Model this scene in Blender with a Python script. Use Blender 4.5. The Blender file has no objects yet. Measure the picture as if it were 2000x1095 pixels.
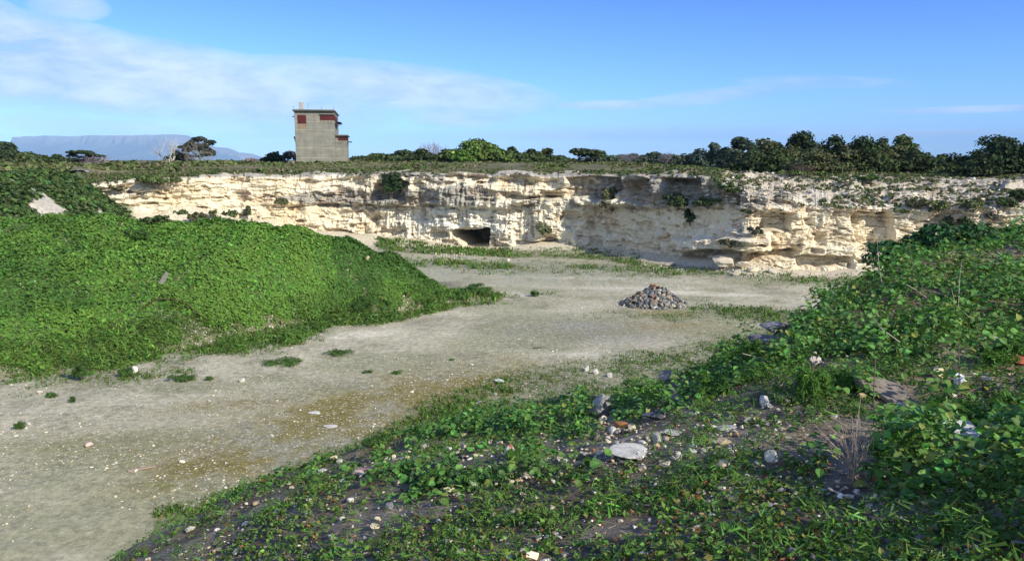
import bpy, bmesh, math, random
import numpy as np
from mathutils import Vector, Matrix, Euler
random.seed(7)
R = np.random.default_rng(7)
C = bpy.context.scene.collection
SC = bpy.context.scene

# ------------------------------------------------------------------ camera
F = 1500.0
PITCH = math.atan((547.5 - 313) / F)
CP, SP = math.cos(PITCH), math.sin(PITCH)
CAMZ = 9.0
cam = bpy.data.cameras.new('camera'); co = bpy.data.objects.new('camera', cam); C.objects.link(co)
cam.sensor_width = 36; cam.lens = 27.0; cam.clip_start = 0.1; cam.clip_end = 60000
co.location = (0, 0, CAMZ); co.rotation_euler = (math.pi / 2 - PITCH, 0, 0)
SC.camera = co

# ------------------------------------------------------------------ light
TO_SUN = Vector((0.64, -0.58, 0.50)).normalized()
EL = math.asin(TO_SUN.z); AZ = math.atan2(TO_SUN.x, TO_SUN.y)
sl = bpy.data.lights.new('sun', 'SUN'); so = bpy.data.objects.new('sun', sl); C.objects.link(so)
sl.energy = 4.9; sl.angle = math.radians(0.5); sl.color = (1.0, 0.93, 0.78)
so.rotation_euler = (-TO_SUN).to_track_quat('-Z', 'Y').to_euler(); so.location = (30, -20, 40)
SC.view_settings.view_transform = 'Standard'; SC.view_settings.look = 'None'
SC.view_settings.exposure = 0.3; SC.view_settings.gamma = 1.0
SC.view_settings.use_curve_mapping = False
SC.cycles.volume_bounces = 0; SC.cycles.max_bounces = 6; SC.cycles.diffuse_bounces = 3
SC.cycles.transparent_max_bounces = 8
SC.cycles.use_denoising = True

def build_world():
    w = bpy.data.worlds.new('World'); SC.world = w; w.use_nodes = True
    N = w.node_tree.nodes; L = w.node_tree.links; N.clear()
    out = N.new('ShaderNodeOutputWorld'); bg = N.new('ShaderNodeBackground')
    L.new(bg.outputs[0], out.inputs[0]); bg.inputs[1].default_value = 0.135
    sky = N.new('ShaderNodeTexSky'); sky.sky_type = 'NISHITA'; sky.sun_disc = False
    sky.sun_elevation = EL; sky.sun_rotation = AZ
    sky.air_density = 1.0; sky.dust_density = 0.2; sky.ozone_density = 4.0; sky.altitude = 0
    geo = N.new('ShaderNodeNewGeometry')
    sep = N.new('ShaderNodeSeparateXYZ'); tc = N.new('ShaderNodeTexCoord')
    L.new(tc.outputs['Generated'], sep.inputs[0])
    def M(op, a, b=None, c=None, clamp=False):
        n = N.new('ShaderNodeMath'); n.operation = op; n.use_clamp = clamp
        for i, v in enumerate((a, b, c)):
            if v is None: continue
            if isinstance(v, (int, float)): n.inputs[i].default_value = v
            else: L.new(v, n.inputs[i])
        return n.outputs[0]
    az = M('ARCTAN2', sep.outputs[0], sep.outputs[1])      # compass direction, 0 = away from the camera
    el = M('ARCSINE', sep.outputs[2])
    # sky colour: bluer with height than the bare atmosphere (clear winter air)
    tint = N.new('ShaderNodeValToRGB')
    L.new(M('MULTIPLY', el, 2.0), tint.inputs[0])
    e = tint.color_ramp.elements
    e[0].position = 0.0; e[0].color = SKY0
    e[1].position = 1.0; e[1].color = SKY2
    m = e.new(0.42); m.color = SKY1
    mul = N.new('ShaderNodeMix'); mul.data_type = 'RGBA'; mul.blend_type = 'MULTIPLY'; mul.inputs[0].default_value = 1
    L.new(sky.outputs[0], mul.inputs[6]); L.new(tint.outputs[0], mul.inputs[7])
    # clouds
    cv = N.new('ShaderNodeCombineXYZ')
    L.new(az, cv.inputs[0]); L.new(M('MULTIPLY', el, 3.2), cv.inputs[1])
    def noise(scale, det, rough, dist, off):
        mp = N.new('ShaderNodeVectorMath'); mp.operation = 'ADD'; L.new(cv.outputs[0], mp.inputs[0]); mp.inputs[1].default_value = (off, off * .7, 0)
        n = N.new('ShaderNodeTexNoise'); n.inputs['Scale'].default_value = scale; n.inputs['Detail'].default_value = det
        n.inputs['Roughness'].default_value = rough; n.inputs['Distortion'].default_value = dist
        L.new(mp.outputs[0], n.inputs['Vector']); return n.outputs[0]
    n1 = noise(4.2, 8, .6, .35, 3.1); n2 = noise(15, 7, .62, .3, 9.7)
    def blob(a0, e0, ra, re, slope=0.0):
        dx = M('DIVIDE', M('SUBTRACT', az, a0), ra)
        dy = M('DIVIDE', M('SUBTRACT', M('SUBTRACT', el, e0), M('MULTIPLY', M('SUBTRACT', az, a0), slope)), re)
        r = M('ADD', M('MULTIPLY', dx, dx), M('MULTIPLY', dy, dy))
        return M('SUBTRACT', 1.0, r, clamp=True)
    def px(x, y, rx, ry, slope=0.0):
        a = math.atan((x - 1000) / 1518); e = math.atan((313 - y) / 1518 * math.cos(a))
        return blob(a, e, rx / 1518 * .8, ry / 1518, -slope)
    tot = None
    for (x, y, rx, ry, sl_, k) in [(60, 130, 440, 88, .10, 1.5), (360, 165, 500, 72, .12, 1.1), (760, 175, 430, 50, .08, .8), (20, 45, 70, 32, .2, .7), (160, 25, 80, 26, 0, .5),
                                   (1180, 208, 150, 10, 0, .5), (1400, 190, 260, 16, -.1, .35), (1600, 165, 190, 12, .05, .28), (1880, 216, 180, 7, 0, .45), (1750, 262, 260, 8, 0, .4),
                                   (900, 230, 150, 22, 0, .5), (150, 235, 240, 34, .1, .45), (1300, 262, 500, 16, 0, .3), (560, 230, 260, 40, 0, .4)]:
        b = M('MULTIPLY', px(x, y, rx, ry, sl_), k)
        tot = b if tot is None else M('MAXIMUM', tot, b)
    # broken cloud elsewhere round the sky, out of view, strengthened to add fill light
    far = M('MULTIPLY', M('SUBTRACT', M('ABSOLUTE', az), 0.9, clamp=True), 1.0)
    tot = M('MAXIMUM', tot, M('MULTIPLY', far, M('LESS_THAN', el, 0.8)))
    nn = M('ADD', M('MULTIPLY', n1, .65), M('MULTIPLY', n2, .35))
    cov = M('MULTIPLY', M('POWER', tot, .6), M('MULTIPLY_ADD', M('SUBTRACT', nn, .28), 5.0, 0.0, clamp=True))
    cov = M('MULTIPLY', M('POWER', M('MULTIPLY', cov, 1.0, clamp=True), 0.85), 0.9)
    ccol = N.new('ShaderNodeMix'); ccol.data_type = 'RGBA'
    L.new(M('MULTIPLY_ADD', M('ADD', n2, n1), 2.6, -2.15, clamp=True), ccol.inputs[0])
    ccol.inputs[6].default_value = (2.7, 3.85, 5.3, 1); ccol.inputs[7].default_value = (5.0, 5.75, 6.6, 1)
    mx = N.new('ShaderNodeMix'); mx.data_type = 'RGBA'
    L.new(cov, mx.inputs[0]); L.new(mul.outputs[2], mx.inputs[6]); L.new(ccol.outputs[2], mx.inputs[7])
    L.new(mx.outputs[2], bg.inputs[0])
SKY0 = (0.64, 0.95, 1.60, 1); SKY1 = (0.40, 0.61, 1.70, 1); SKY2 = (0.62, 0.80, 1.30, 1)
build_world()

# ------------------------------------------------------------------ helpers
def P(px, py, Y):
    px = np.asarray(px, float); py = np.asarray(py, float); Y = np.asarray(Y, float)
    dy = F * CP + (547.5 - py) * SP; dz = -F * SP + (547.5 - py) * CP; s = Y / dy
    return np.stack(np.broadcast_arrays((px - 1000) * s, Y, CAMZ + dz * s), -1)
def proj(x, y, z):
    h = CAMZ - z; d = y * CP + h * SP; d = np.maximum(d, .3)
    return 1000 + F * x / d, 547.5 + F * (h * CP - y * SP) / d
def YZ(py, z):                       # forward distance at which a sight line meets height z
    py = np.asarray(py, float); dy = F * CP + (547.5 - py) * SP; dz = -F * SP + (547.5 - py) * CP
    return dy * (z - CAMZ) / dz

def _h(ix, iy, iz):
    n = (ix.astype(np.int64) * 73856093) ^ (iy.astype(np.int64) * 19349663) ^ (iz.astype(np.int64) * 83492791)
    n = (n ^ (n >> 13)) * 1274126177 & 0x7fffffff
    n = (n ^ (n >> 15)) * 2246822519 & 0x7fffffff
    return ((n ^ (n >> 11)) & 0xffffff) / float(0xffffff) * 2 - 1
def vn(x, y, z=0.0):
    x, y, z = np.broadcast_arrays(np.asarray(x, float), np.asarray(y, float), np.asarray(z, float))
    ix, iy, iz = np.floor(x), np.floor(y), np.floor(z); fx, fy, fz = x - ix, y - iy, z - iz
    fx = fx * fx * (3 - 2 * fx); fy = fy * fy * (3 - 2 * fy); fz = fz * fz * (3 - 2 * fz); r = 0
    zs = (0, 1) if np.any(fz > 0) else (0,)
    for a in (0, 1):
        for b in (0, 1):
            for c in zs:
                r = r + (fx if a else 1 - fx) * (fy if b else 1 - fy) * (fz if c else 1 - fz) * _h(ix + a, iy + b, iz + c)
    return r
def fbm(x, y, z=0.0, o=4, g=.5):
    r = 0; a = 1.0; t = 0
    for i in range(o):
        r = r + a * vn(x + 17.3 * i, y - 9.1 * i, z + 5.7 * i); t += a; a *= g; x = x * 2.03; y = y * 2.03; z = z * 2.03
    return r / t * 1.4
def ss(a, b, x):
    t = np.clip((x - a) / (b - a), 0, 1); return t * t * (3 - 2 * t)
def lerp(a, b, t):
    t = np.asarray(t)[..., None]; return np.asarray(a) * (1 - t) + np.asarray(b) * t

def mesh_np(name, V, Fa, col=None, mat=None, smooth=False):
    """V (n,3); Fa (m,k) faces of equal size; col (n,3) vertex colour of the thing itself"""
    V = np.ascontiguousarray(V, np.float32); Fa = np.ascontiguousarray(Fa, np.int32)
    m, k = Fa.shape
    me = bpy.data.meshes.new(name); me.vertices.add(len(V)); me.vertices.foreach_set('co', V.ravel())
    me.loops.add(m * k); me.loops.foreach_set('vertex_index', Fa.ravel())
    me.polygons.add(m); me.polygons.foreach_set('loop_start', np.arange(0, m * k, k, dtype=np.int32))
    me.polygons.foreach_set('use_smooth', np.full(m, smooth, bool))
    me.update(calc_edges=True)
    if col is not None:
        ca = me.color_attributes.new('Col', 'FLOAT_COLOR', 'POINT')
        c4 = np.ones((len(V), 4), np.float32); c4[:, :col.shape[1]] = col; ca.data.foreach_set('color', c4.ravel())
    if mat: me.materials.append(mat)
    return me
def obj(name, me, parent=None, loc=None, rot=None, scale=None, label=None, cat=None, group=None, kind=None):
    o = bpy.data.objects.new(name, me); C.objects.link(o)
    if parent: o.parent = parent
    if loc is not None: o.location = [float(v) for v in loc]
    if rot is not None: o.rotation_euler = rot
    if scale is not None: o.scale = scale
    for k, v in (('label', label), ('category', cat), ('group', group), ('kind', kind)):
        if v: o[k] = v
    return o
def grid_faces(nr, nc):
    i = np.arange((nr - 1) * (nc - 1)); r = i // (nc - 1); c = i % (nc - 1); a = r * nc + c
    return np.stack([a, a + 1, a + nc + 1, a + nc], 1)
def frames(n, yaw):
    n = n / np.maximum(np.linalg.norm(n, axis=1, keepdims=True), 1e-9)
    ref = np.where(np.abs(n[:, 2:3]) > .95, np.array([[1., 0, 0]]), np.array([[0, 0, 1.]]))
    t = np.cross(ref, n); t /= np.maximum(np.linalg.norm(t, axis=1, keepdims=True), 1e-9); b = np.cross(n, t)
    c, s = np.cos(yaw)[:, None], np.sin(yaw)[:, None]
    return np.stack([t * c + b * s, b * c - t * s, n], 2)
def stamp(PV, PF, Mt, s, pos, col, shade=None):
    n = len(PV); m = len(pos); s = np.asarray(s, float)
    if s.ndim == 0: s = np.full(m, float(s))
    if s.ndim == 1: s = np.repeat(s[:, None], 3, 1)
    V = np.einsum('mij,mnj->mni', Mt, PV[None] * s[:, None, :]) + pos[:, None, :]
    Fa = PF[None] + (np.arange(m) * n)[:, None, None]
    cc = np.repeat(np.asarray(col)[:, None, :], n, 1)
    if shade is not None: cc = cc * np.asarray(shade)[None, :, None]
    return V.reshape(-1, 3), Fa.reshape(-1, PF.shape[1]), np.clip(cc.reshape(-1, 3), 0, 1)
def join(parts):
    Vs, Fs, Cs = [], [], []; o = 0
    for V, Fa, Cc in parts:
        Vs.append(V); Fs.append(Fa + o); Cs.append(Cc); o += len(V)
    return np.concatenate(Vs), np.concatenate(Fs), np.concatenate(Cs)
def tubes(segs, col, k=4):
    """tapered round-ish bars: segs rows p0(3) p1(3) r0 r1"""
    S = np.asarray(segs, float); p0, p1, r0, r1 = S[:, :3], S[:, 3:6], S[:, 6], S[:, 7]
    Mt = frames(p1 - p0, np.zeros(len(S)))
    an = np.arange(k) * 2 * math.pi / k; ring = np.stack([np.cos(an), np.sin(an), 0 * an], 1)
    A = np.einsum('mij,nj->mni', Mt, ring)
    V = np.concatenate([p0[:, None] + A * r0[:, None, None], p1[:, None] + A * r1[:, None, None]], 1)
    i = np.arange(k); j = (i + 1) % k; f = np.stack([i, j, j + k, i + k], 1)
    Fa = (f[None] + (np.arange(len(S)) * 2 * k)[:, None, None]).reshape(-1, 4)
    return V.reshape(-1, 3), Fa, np.repeat(np.asarray(col, float)[None], len(S) * 2 * k, 0)
def vary(base, n, dv=.3, dh=.12, rng=None):
    rng = rng or R
    base = np.asarray(base, float); v = np.exp(rng.normal(0, dv, (n, 1))); h = 1 + rng.normal(0, dh, (n, 3))
    return np.clip(base * v * h, 0.005, .95)

# ------------------------------------------------------------------ materials
def mat_vc(name, rough=.85, transl=0.0, bump=0.0, bscale=20.0, vary_scale=0, vary_amt=0.0, spec=.3, speck=None, bdist=.05):
    m = bpy.data.materials.new(name); m.use_nodes = True; N = m.node_tree.nodes; L = m.node_tree.links
    b = N['Principled BSDF']; at = N.new('ShaderNodeAttribute'); at.attribute_name = 'Col'
    c = at.outputs['Color']; tc = N.new('ShaderNodeNewGeometry')
    if vary_scale:
        n = N.new('ShaderNodeTexNoise'); n.inputs['Scale'].default_value = vary_scale; n.inputs['Detail'].default_value = 8; n.inputs['Roughness'].default_value = .65
        L.new(tc.outputs['Position'], n.inputs['Vector'])
        mr = N.new('ShaderNodeMapRange'); mr.inputs[1].default_value = .25; mr.inputs[2].default_value = .75
        mr.inputs[3].default_value = 1 - vary_amt; mr.inputs[4].default_value = 1 + vary_amt; L.new(n.outputs[0], mr.inputs[0])
        mx = N.new('ShaderNodeVectorMath'); mx.operation = 'SCALE'; L.new(c, mx.inputs[0]); L.new(mr.outputs[0], mx.inputs['Scale']); c = mx.outputs[0]
    if speck:
        for (sc, th, colr, amt) in speck:
            v = N.new('ShaderNodeTexVoronoi'); v.inputs['Scale'].default_value = sc; L.new(tc.outputs['Position'], v.inputs['Vector'])
            sp = N.new('ShaderNodeSeparateColor'); L.new(v.outputs['Color'], sp.inputs[0])
            g = N.new('ShaderNodeMath'); g.operation = 'GREATER_THAN'; g.inputs[1].default_value = th; L.new(sp.outputs[0], g.inputs[0])
            l = N.new('ShaderNodeMath'); l.operation = 'LESS_THAN'; l.inputs[1].default_value = .42; L.new(v.outputs['Distance'], l.inputs[0])
            g2 = N.new('ShaderNodeMath'); g2.operation = 'MULTIPLY'; L.new(g.outputs[0], g2.inputs[0]); L.new(l.outputs[0], g2.inputs[1])
            g3 = N.new('ShaderNodeMath'); g3.operation = 'MULTIPLY'; L.new(g2.outputs[0], g3.inputs[0]); g3.inputs[1].default_value = amt
            if sc < 40:
                g4 = N.new('ShaderNodeMath'); g4.operation = 'MULTIPLY'; L.new(g3.outputs[0], g4.inputs[0]); L.new(at.outputs['Alpha'], g4.inputs[1]); g3 = g4
            mx = N.new('ShaderNodeMix'); mx.data_type = 'RGBA'; L.new(g3.outputs[0], mx.inputs[0]); L.new(c, mx.inputs[6]); mx.inputs[7].default_value = (*colr, 1); c = mx.outputs[2]
    L.new(c, b.inputs['Base Color']); b.inputs['Roughness'].default_value = rough; b.inputs['Specular IOR Level'].default_value = spec
    if bump:
        n = N.new('ShaderNodeTexNoise'); n.inputs['Scale'].default_value = bscale; n.inputs['Detail'].default_value = 9; n.inputs['Roughness'].default_value = .7
        L.new(tc.outputs['Position'], n.inputs['Vector'])
        bp = N.new('ShaderNodeBump'); bp.inputs['Strength'].default_value = bump; bp.inputs['Distance'].default_value = bdist
        L.new(n.outputs[0], bp.inputs['Height']); L.new(bp.outputs[0], b.inputs['Normal'])
    if transl:
        t = N.new('ShaderNodeBsdfTranslucent'); s = N.new('ShaderNodeMixShader'); s.inputs[0].default_value = transl
        sc2 = N.new('ShaderNodeVectorMath'); sc2.operation = 'MULTIPLY'; L.new(c, sc2.inputs[0]); sc2.inputs[1].default_value = (1.3, 1.35, .6)
        L.new(sc2.outputs[0], t.inputs['Color'])
        out = N['Material Output']; L.new(b.outputs[0], s.inputs[1]); L.new(t.outputs[0], s.inputs[2]); L.new(s.outputs[0], out.inputs[0])
    return m
M_LEAF = mat_vc('broad_leaf', rough=.6, transl=.25, spec=.3)
M_FERN = mat_vc('feathery_leaf', rough=.7, transl=.2, spec=.2)
M_CROWN = mat_vc('tree_leaf', rough=.75, transl=.12, spec=.2)
M_TWIG = mat_vc('dry_twig', rough=.9)
M_GROUND = mat_vc('quarry_gravel', rough=.95, bump=.8, bscale=11, vary_scale=3.5, vary_amt=.45, spec=.15,
                  speck=[(26, .86, (.66, .62, .52), .85), (45, .7, (.15, .14, .12), .5), (13, .90, (.68, .62, .52), .8), (7, .90, (.68, .62, .52), .5), (9, .80, (.14, .13, .07), .35), (4, .88, (.16, .15, .07), .25)], bdist=.04)
M_CLIFF = mat_vc('limestone', rough=.95, bump=.8, bscale=3.2, vary_scale=2.2, vary_amt=.22, spec=.1, bdist=.12)
M_PLAT = mat_vc('plateau_soil', rough=.95, bump=.5, bscale=3, vary_scale=1.5, vary_amt=.3, spec=.1)
M_ROCK = mat_vc('stone', rough=.9, bump=.7, bscale=30, vary_scale=14, vary_amt=.3, spec=.2, bdist=.012)
M_ROCKFAR = mat_vc('boulder_stone', rough=.9, bump=.7, bscale=6, vary_scale=4, vary_amt=.25, spec=.2, bdist=.05)

# ------------------------------------------------------------------ the lie of the land
# quarry face: foot line (compass px, distance)
BPX = np.array([-300, 60, 240, 500, 650, 760, 870, 1000, 1110, 1165, 1300, 1395, 1432, 1455, 1510, 1600, 1720, 1800, 1900, 2000, 2200, 2500.])
BY = np.array([76, 77, 78, 83, 85, 84, 81, 79, 78.0, 77.3, 70, 65.3, 63.3, 62.3, 62, 61.5, 61, 60.5, 59.5, 58.5, 57, 55.])
BX = (BPX - 1000) / F * (BY * CP + 9 * SP)
def base_Y(a): return np.interp(a, BX / BY, BY)
# talus / sand slope at the foot
TPX = np.array([-300, 240, 320, 400, 500, 600, 700, 800, 870, 920, 980, 1050, 1120, 1200, 1300, 1400, 1460, 1540, 1620, 1700, 1800, 2500])
TH = np.array([4.8, 4.7, 4.4, 3.6, 2.5, 1.6, 1.0, .9, .35, .0, .30, .8, 1.0, .8, .5, .7, 1.0, .55, .3, .75, .5, .5])
TW = np.array([14, 14, 14, 13, 12, 11, 9, 7, 5, 3, 4, 5, 6, 5, 5, 6, 6, 5, 5, 5, 5, 5.])
def arr(l, nz=None):
    l = np.array(l, float); p = P(l[:, 0], l[:, 1], l[:, 2]); return l, p
# leafy mound on the left: crest
ML, MP = arr([(-700, 400, 41), (-200, 412, 43.5), (0, 428, 45), (200, 431, 45.5), (300, 446, 46), (450, 442, 46.5), (600, 458, 47), (700, 482, 47), (780, 521, 47), (830, 554, 47.5), (875, 577, 48), (960, 584, 50), (1000, 590, 50)])
M_A = MP[:, 0] / MP[:, 1]; M_Y = ML[:, 2]; M_Z = np.clip(MP[:, 2], 0, 99); M_Z[-1] = 0; M_Z[-2] = .12
TOEP = np.array([(-700, 820), (-200, 765), (0, 738), (150, 722), (300, 692), (430, 668), (560, 642), (700, 620), (800, 612), (870, 598), (960, 588), (1000, 590)], float)
TOE = P(TOEP[:, 0], TOEP[:, 1], YZ(TOEP[:, 1], 0)); T_A = TOE[:, 0] / TOE[:, 1]; T_Y = TOE[:, 1]
# rubble bank on the right: crest
RL, RP = arr([(3200, 400, 17), (2400, 430, 17), (2000, 470, 16), (1850, 498, 15), (1750, 522, 14), (1700, 540, 13.2), (1600, 606, 12), (1500, 680, 11), (1400, 728, 10.5), (1300, 765, 10.4), (1150, 806, 10.7), (1000, 812, 11.6),
              (900, 826, 11.8), (850, 843, 11.5), (700, 895, 10.6), (600, 934, 10), (450, 978, 9.6), (300, 1065, 8.8), (150, 1170, 7.8), (0, 1300, 6.6), (-300, 1400, 5.5)])
o_ = np.argsort(RP[:, 0] / RP[:, 1]); R_A = (RP[:, 0] / RP[:, 1])[o_]; R_Y = RP[o_, 1]; R_Z = RP[o_, 2]
INN = [(2000, 947, 5), (2000, 850, 6.5), (2000, 750, 8), (2000, 700, 9), (2000, 600, 11.5), (2000, 530, 14), (1700, 947, 5.3), (1700, 850, 6.9), (1700, 750, 8.3), (1700, 650, 10.6),
       (1500, 947, 5.6), (1500, 850, 7), (1500, 760, 8.6), (1300, 947, 6.1), (1300, 850, 7.8), (1300, 795, 9.2), (1150, 947, 6.5), (1150, 870, 8.3), (1000, 947, 6.9), (1000, 880, 8.7), (850, 947, 7.6), (850, 880, 9.6), (700, 947, 8.2),
       (2000, 1095, 3.6), (1500, 1095, 4.2), (1000, 1095, 5.0), (500, 1095, 6.9)]
cp = np.concatenate([P(*np.array(INN, float).T)] + [RP] + [np.array([[x, y, 7.2 - .03 * abs(x - 3) - (0.12 * max(0, -x))] for x in (-8, -3, 2, 8, 15) for y in (-6, -1, 1.5)])])
def _tps(r2): return r2 * np.log(np.maximum(r2, 1e-9))
n_ = len(cp); K = _tps(((cp[:, None, :2] - cp[None, :, :2]) ** 2).sum(2)) + np.eye(n_) * .8
A_ = np.zeros((n_ + 3, n_ + 3)); A_[:n_, :n_] = K; A_[:n_, n_] = 1; A_[:n_, n_ + 1:] = cp[:, :2]; A_[n_:, :n_] = A_[:n_, n_:].T
W_ = np.linalg.solve(A_, np.concatenate([cp[:, 2], np.zeros(3)]))
def near_z(x, y):
    sh = x.shape; x = x.ravel(); y = y.ravel(); r = W_[n_] + W_[n_ + 1] * x + W_[n_ + 2] * y
    for i in range(n_): r = r + W_[i] * _tps((x - cp[i, 0]) ** 2 + (y - cp[i, 1]) ** 2)
    return np.clip(r, 3.5, 8.2).reshape(sh)
def smax(a, b, k=.5):
    h = np.clip(.5 + .5 * (a - b) / k, 0, 1); return b * (1 - h) + a * h + k * h * (1 - h)
def bank_z(x, y):
    a = x / np.maximum(y, 1.5); Yc = np.interp(a, R_A, R_Y); Zc = np.interp(a, R_A, R_Z)
    z = near_z(x, np.minimum(y, Yc))
    fall = np.maximum(y - Yc, 0); z2 = z - .62 * np.where(fall < 1.5, fall ** 2 / 3, fall - .75)
    z2 = np.where((y > 45), -5, z2)
    return z2 + .07 * fbm(x * .9, y * .9, o=3)
def side_crest(y): return np.interp(y, [0, 40, 60, 70, 76, 90], [-46, -41.5, -40.5, -42, -44, -47])
def hf(x, y):
    x = np.asarray(x, float); y = np.asarray(y, float); a = x / np.maximum(y, 1.5)
    z = .05 * fbm(x * .25, y * .25, o=3) + .02 * fbm(x * 1.3, y * 1.3, o=3)
    # mound
    Ty = np.interp(a, T_A, T_Y); Cy = np.interp(a, M_A, M_Y); Cz = np.interp(a, M_A, M_Z)
    t = np.clip((y - Ty) / np.maximum(Cy - Ty, .3), 0, 1); m = Cz * np.sin(t * math.pi / 2) ** .95
    b = np.clip((y - Cy) / 11, 0, 1); m = m * (1 - ss(0, 1, b)) * (y > Ty) * (a < M_A[-1])
    lump = np.clip(m / 1.0, 0, 1); m = m + lump * (.38 * fbm(x * .3, y * .3, 3., o=3) + .17 * fbm(x * 1.1, y * 1.1, 7., o=2))
    z = np.maximum(z, m + np.minimum(z, 0))
    # talus
    By = base_Y(a); pxa = 1000 + a * 1518
    th = np.interp(pxa, TPX, TH); tw = np.interp(pxa, TPX, TW); d = By - y
    tt = np.clip(1 - d / tw, 0, 1); tal = th * tt ** 1.35 * (1 + .25 * fbm(x * .3, y * .3, 11., o=3))
    tal = np.where(d < -2.5, 0, tal)
    z = np.maximum(z, tal)
    # earth bank closing the quarry on the left
    cx = side_crest(y); e = x - cx
    sb = np.interp(e, [-3, 0, 1.2, 6.5, 12], [8.0, 7.9, 7.3, 3.0, 0]) + .35 * fbm(x * .35, y * .2, 21., o=3)
    sb = sb - .6 * ss(9, 12, e) - 4 * ss(12, 16, e); sb = np.where(d < -5, sb - .8, sb)
    z = smax(z, sb, .6)
    return np.maximum(z, bank_z(x, y))

# ------------------------------------------------------------------ ground sheet
def gauss(px, py, cx, cy, rx, ry, k=0.0):
    return np.exp(-(((px - cx) / rx) ** 2 + ((py - cy - k * (px - cx)) / ry) ** 2))
def green_mask(x, y, z):
    """how much low weed grows at a place on the quarry floor"""
    px, py = proj(x, y, z); n = fbm(x * .35, y * .35, 31., o=4); n2 = fbm(x * 1.4, y * 1.4, 33., o=3)
    a = x / np.maximum(y, 1.5); By = base_Y(a); d = By - y
    g = np.zeros_like(px)
    # belt along the foot of the cliff
    g = np.maximum(g, ss(8.5, 6.5, d) * ss(1.0, 2.5, d) * (px > 735) * (px < 1250) * .9)
    g = np.maximum(g, gauss(px, py, 1350, 531, 330, 9, .04) * 1.1)
    g = np.maximum(g, gauss(px, py, 1620, 548, 120, 9) * 1.1)
    g = np.maximum(g, gauss(px, py, 900, 518, 260, 9, .05) * .8)
    g = np.maximum(g, gauss(px, py, 1470, 612, 95, 13, .1) * 2.0)
    g = np.maximum(g, gauss(px, py, 1300, 618, 120, 8) * .5)
    g = np.maximum(g, gauss(px, py, 1050, 575, 40, 6) * .5)
    # round the mound toe
    Ty = np.interp(a, T_A, T_Y); dt = Ty - y
    w = np.interp(px, [-100, 400, 560, 700, 900, 1000], [2.6, 5.0, 6.5, 3.2, 2.4, 1.0]) * (1 + .7 * n)
    g = np.maximum(g, ss(w, -.4, dt) * ss(1000, 960, px) * ss(2.5, 1.5, -dt - np.maximum(np.interp(a, M_A, M_Y) - Ty, 0)))
    # foot of the rubble bank
    edge = np.interp(px, [380, 600, 850, 1020, 1180, 1300, 1450, 1700], [985, 905, 785, 722, 690, 672, 650, 600])
    q = (py - edge) / 30.
    g = np.maximum(g, ss(-.6, .9, q) * (px > 300) * .85 * (y > 12))
    return np.clip(g + (n * .35 + n2 * .25) * (g > .03) * 1.0, 0, 1)
def bank_veg(x, y):
    e = x - side_crest(y); q = y * .55 + e * .55 + .8 * fbm(x * .3, y * .3, 50., o=3)
    return ss(-.2, .05, vn(q, e * .22, 51.) + .7 * fbm(x * .7, y * .7, 52., o=3) + .12 + .35 * ss(90, 170, 1000 + x / np.maximum(y, 1.5) * 1518) + .3 * ss(56, 66, y))
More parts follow.
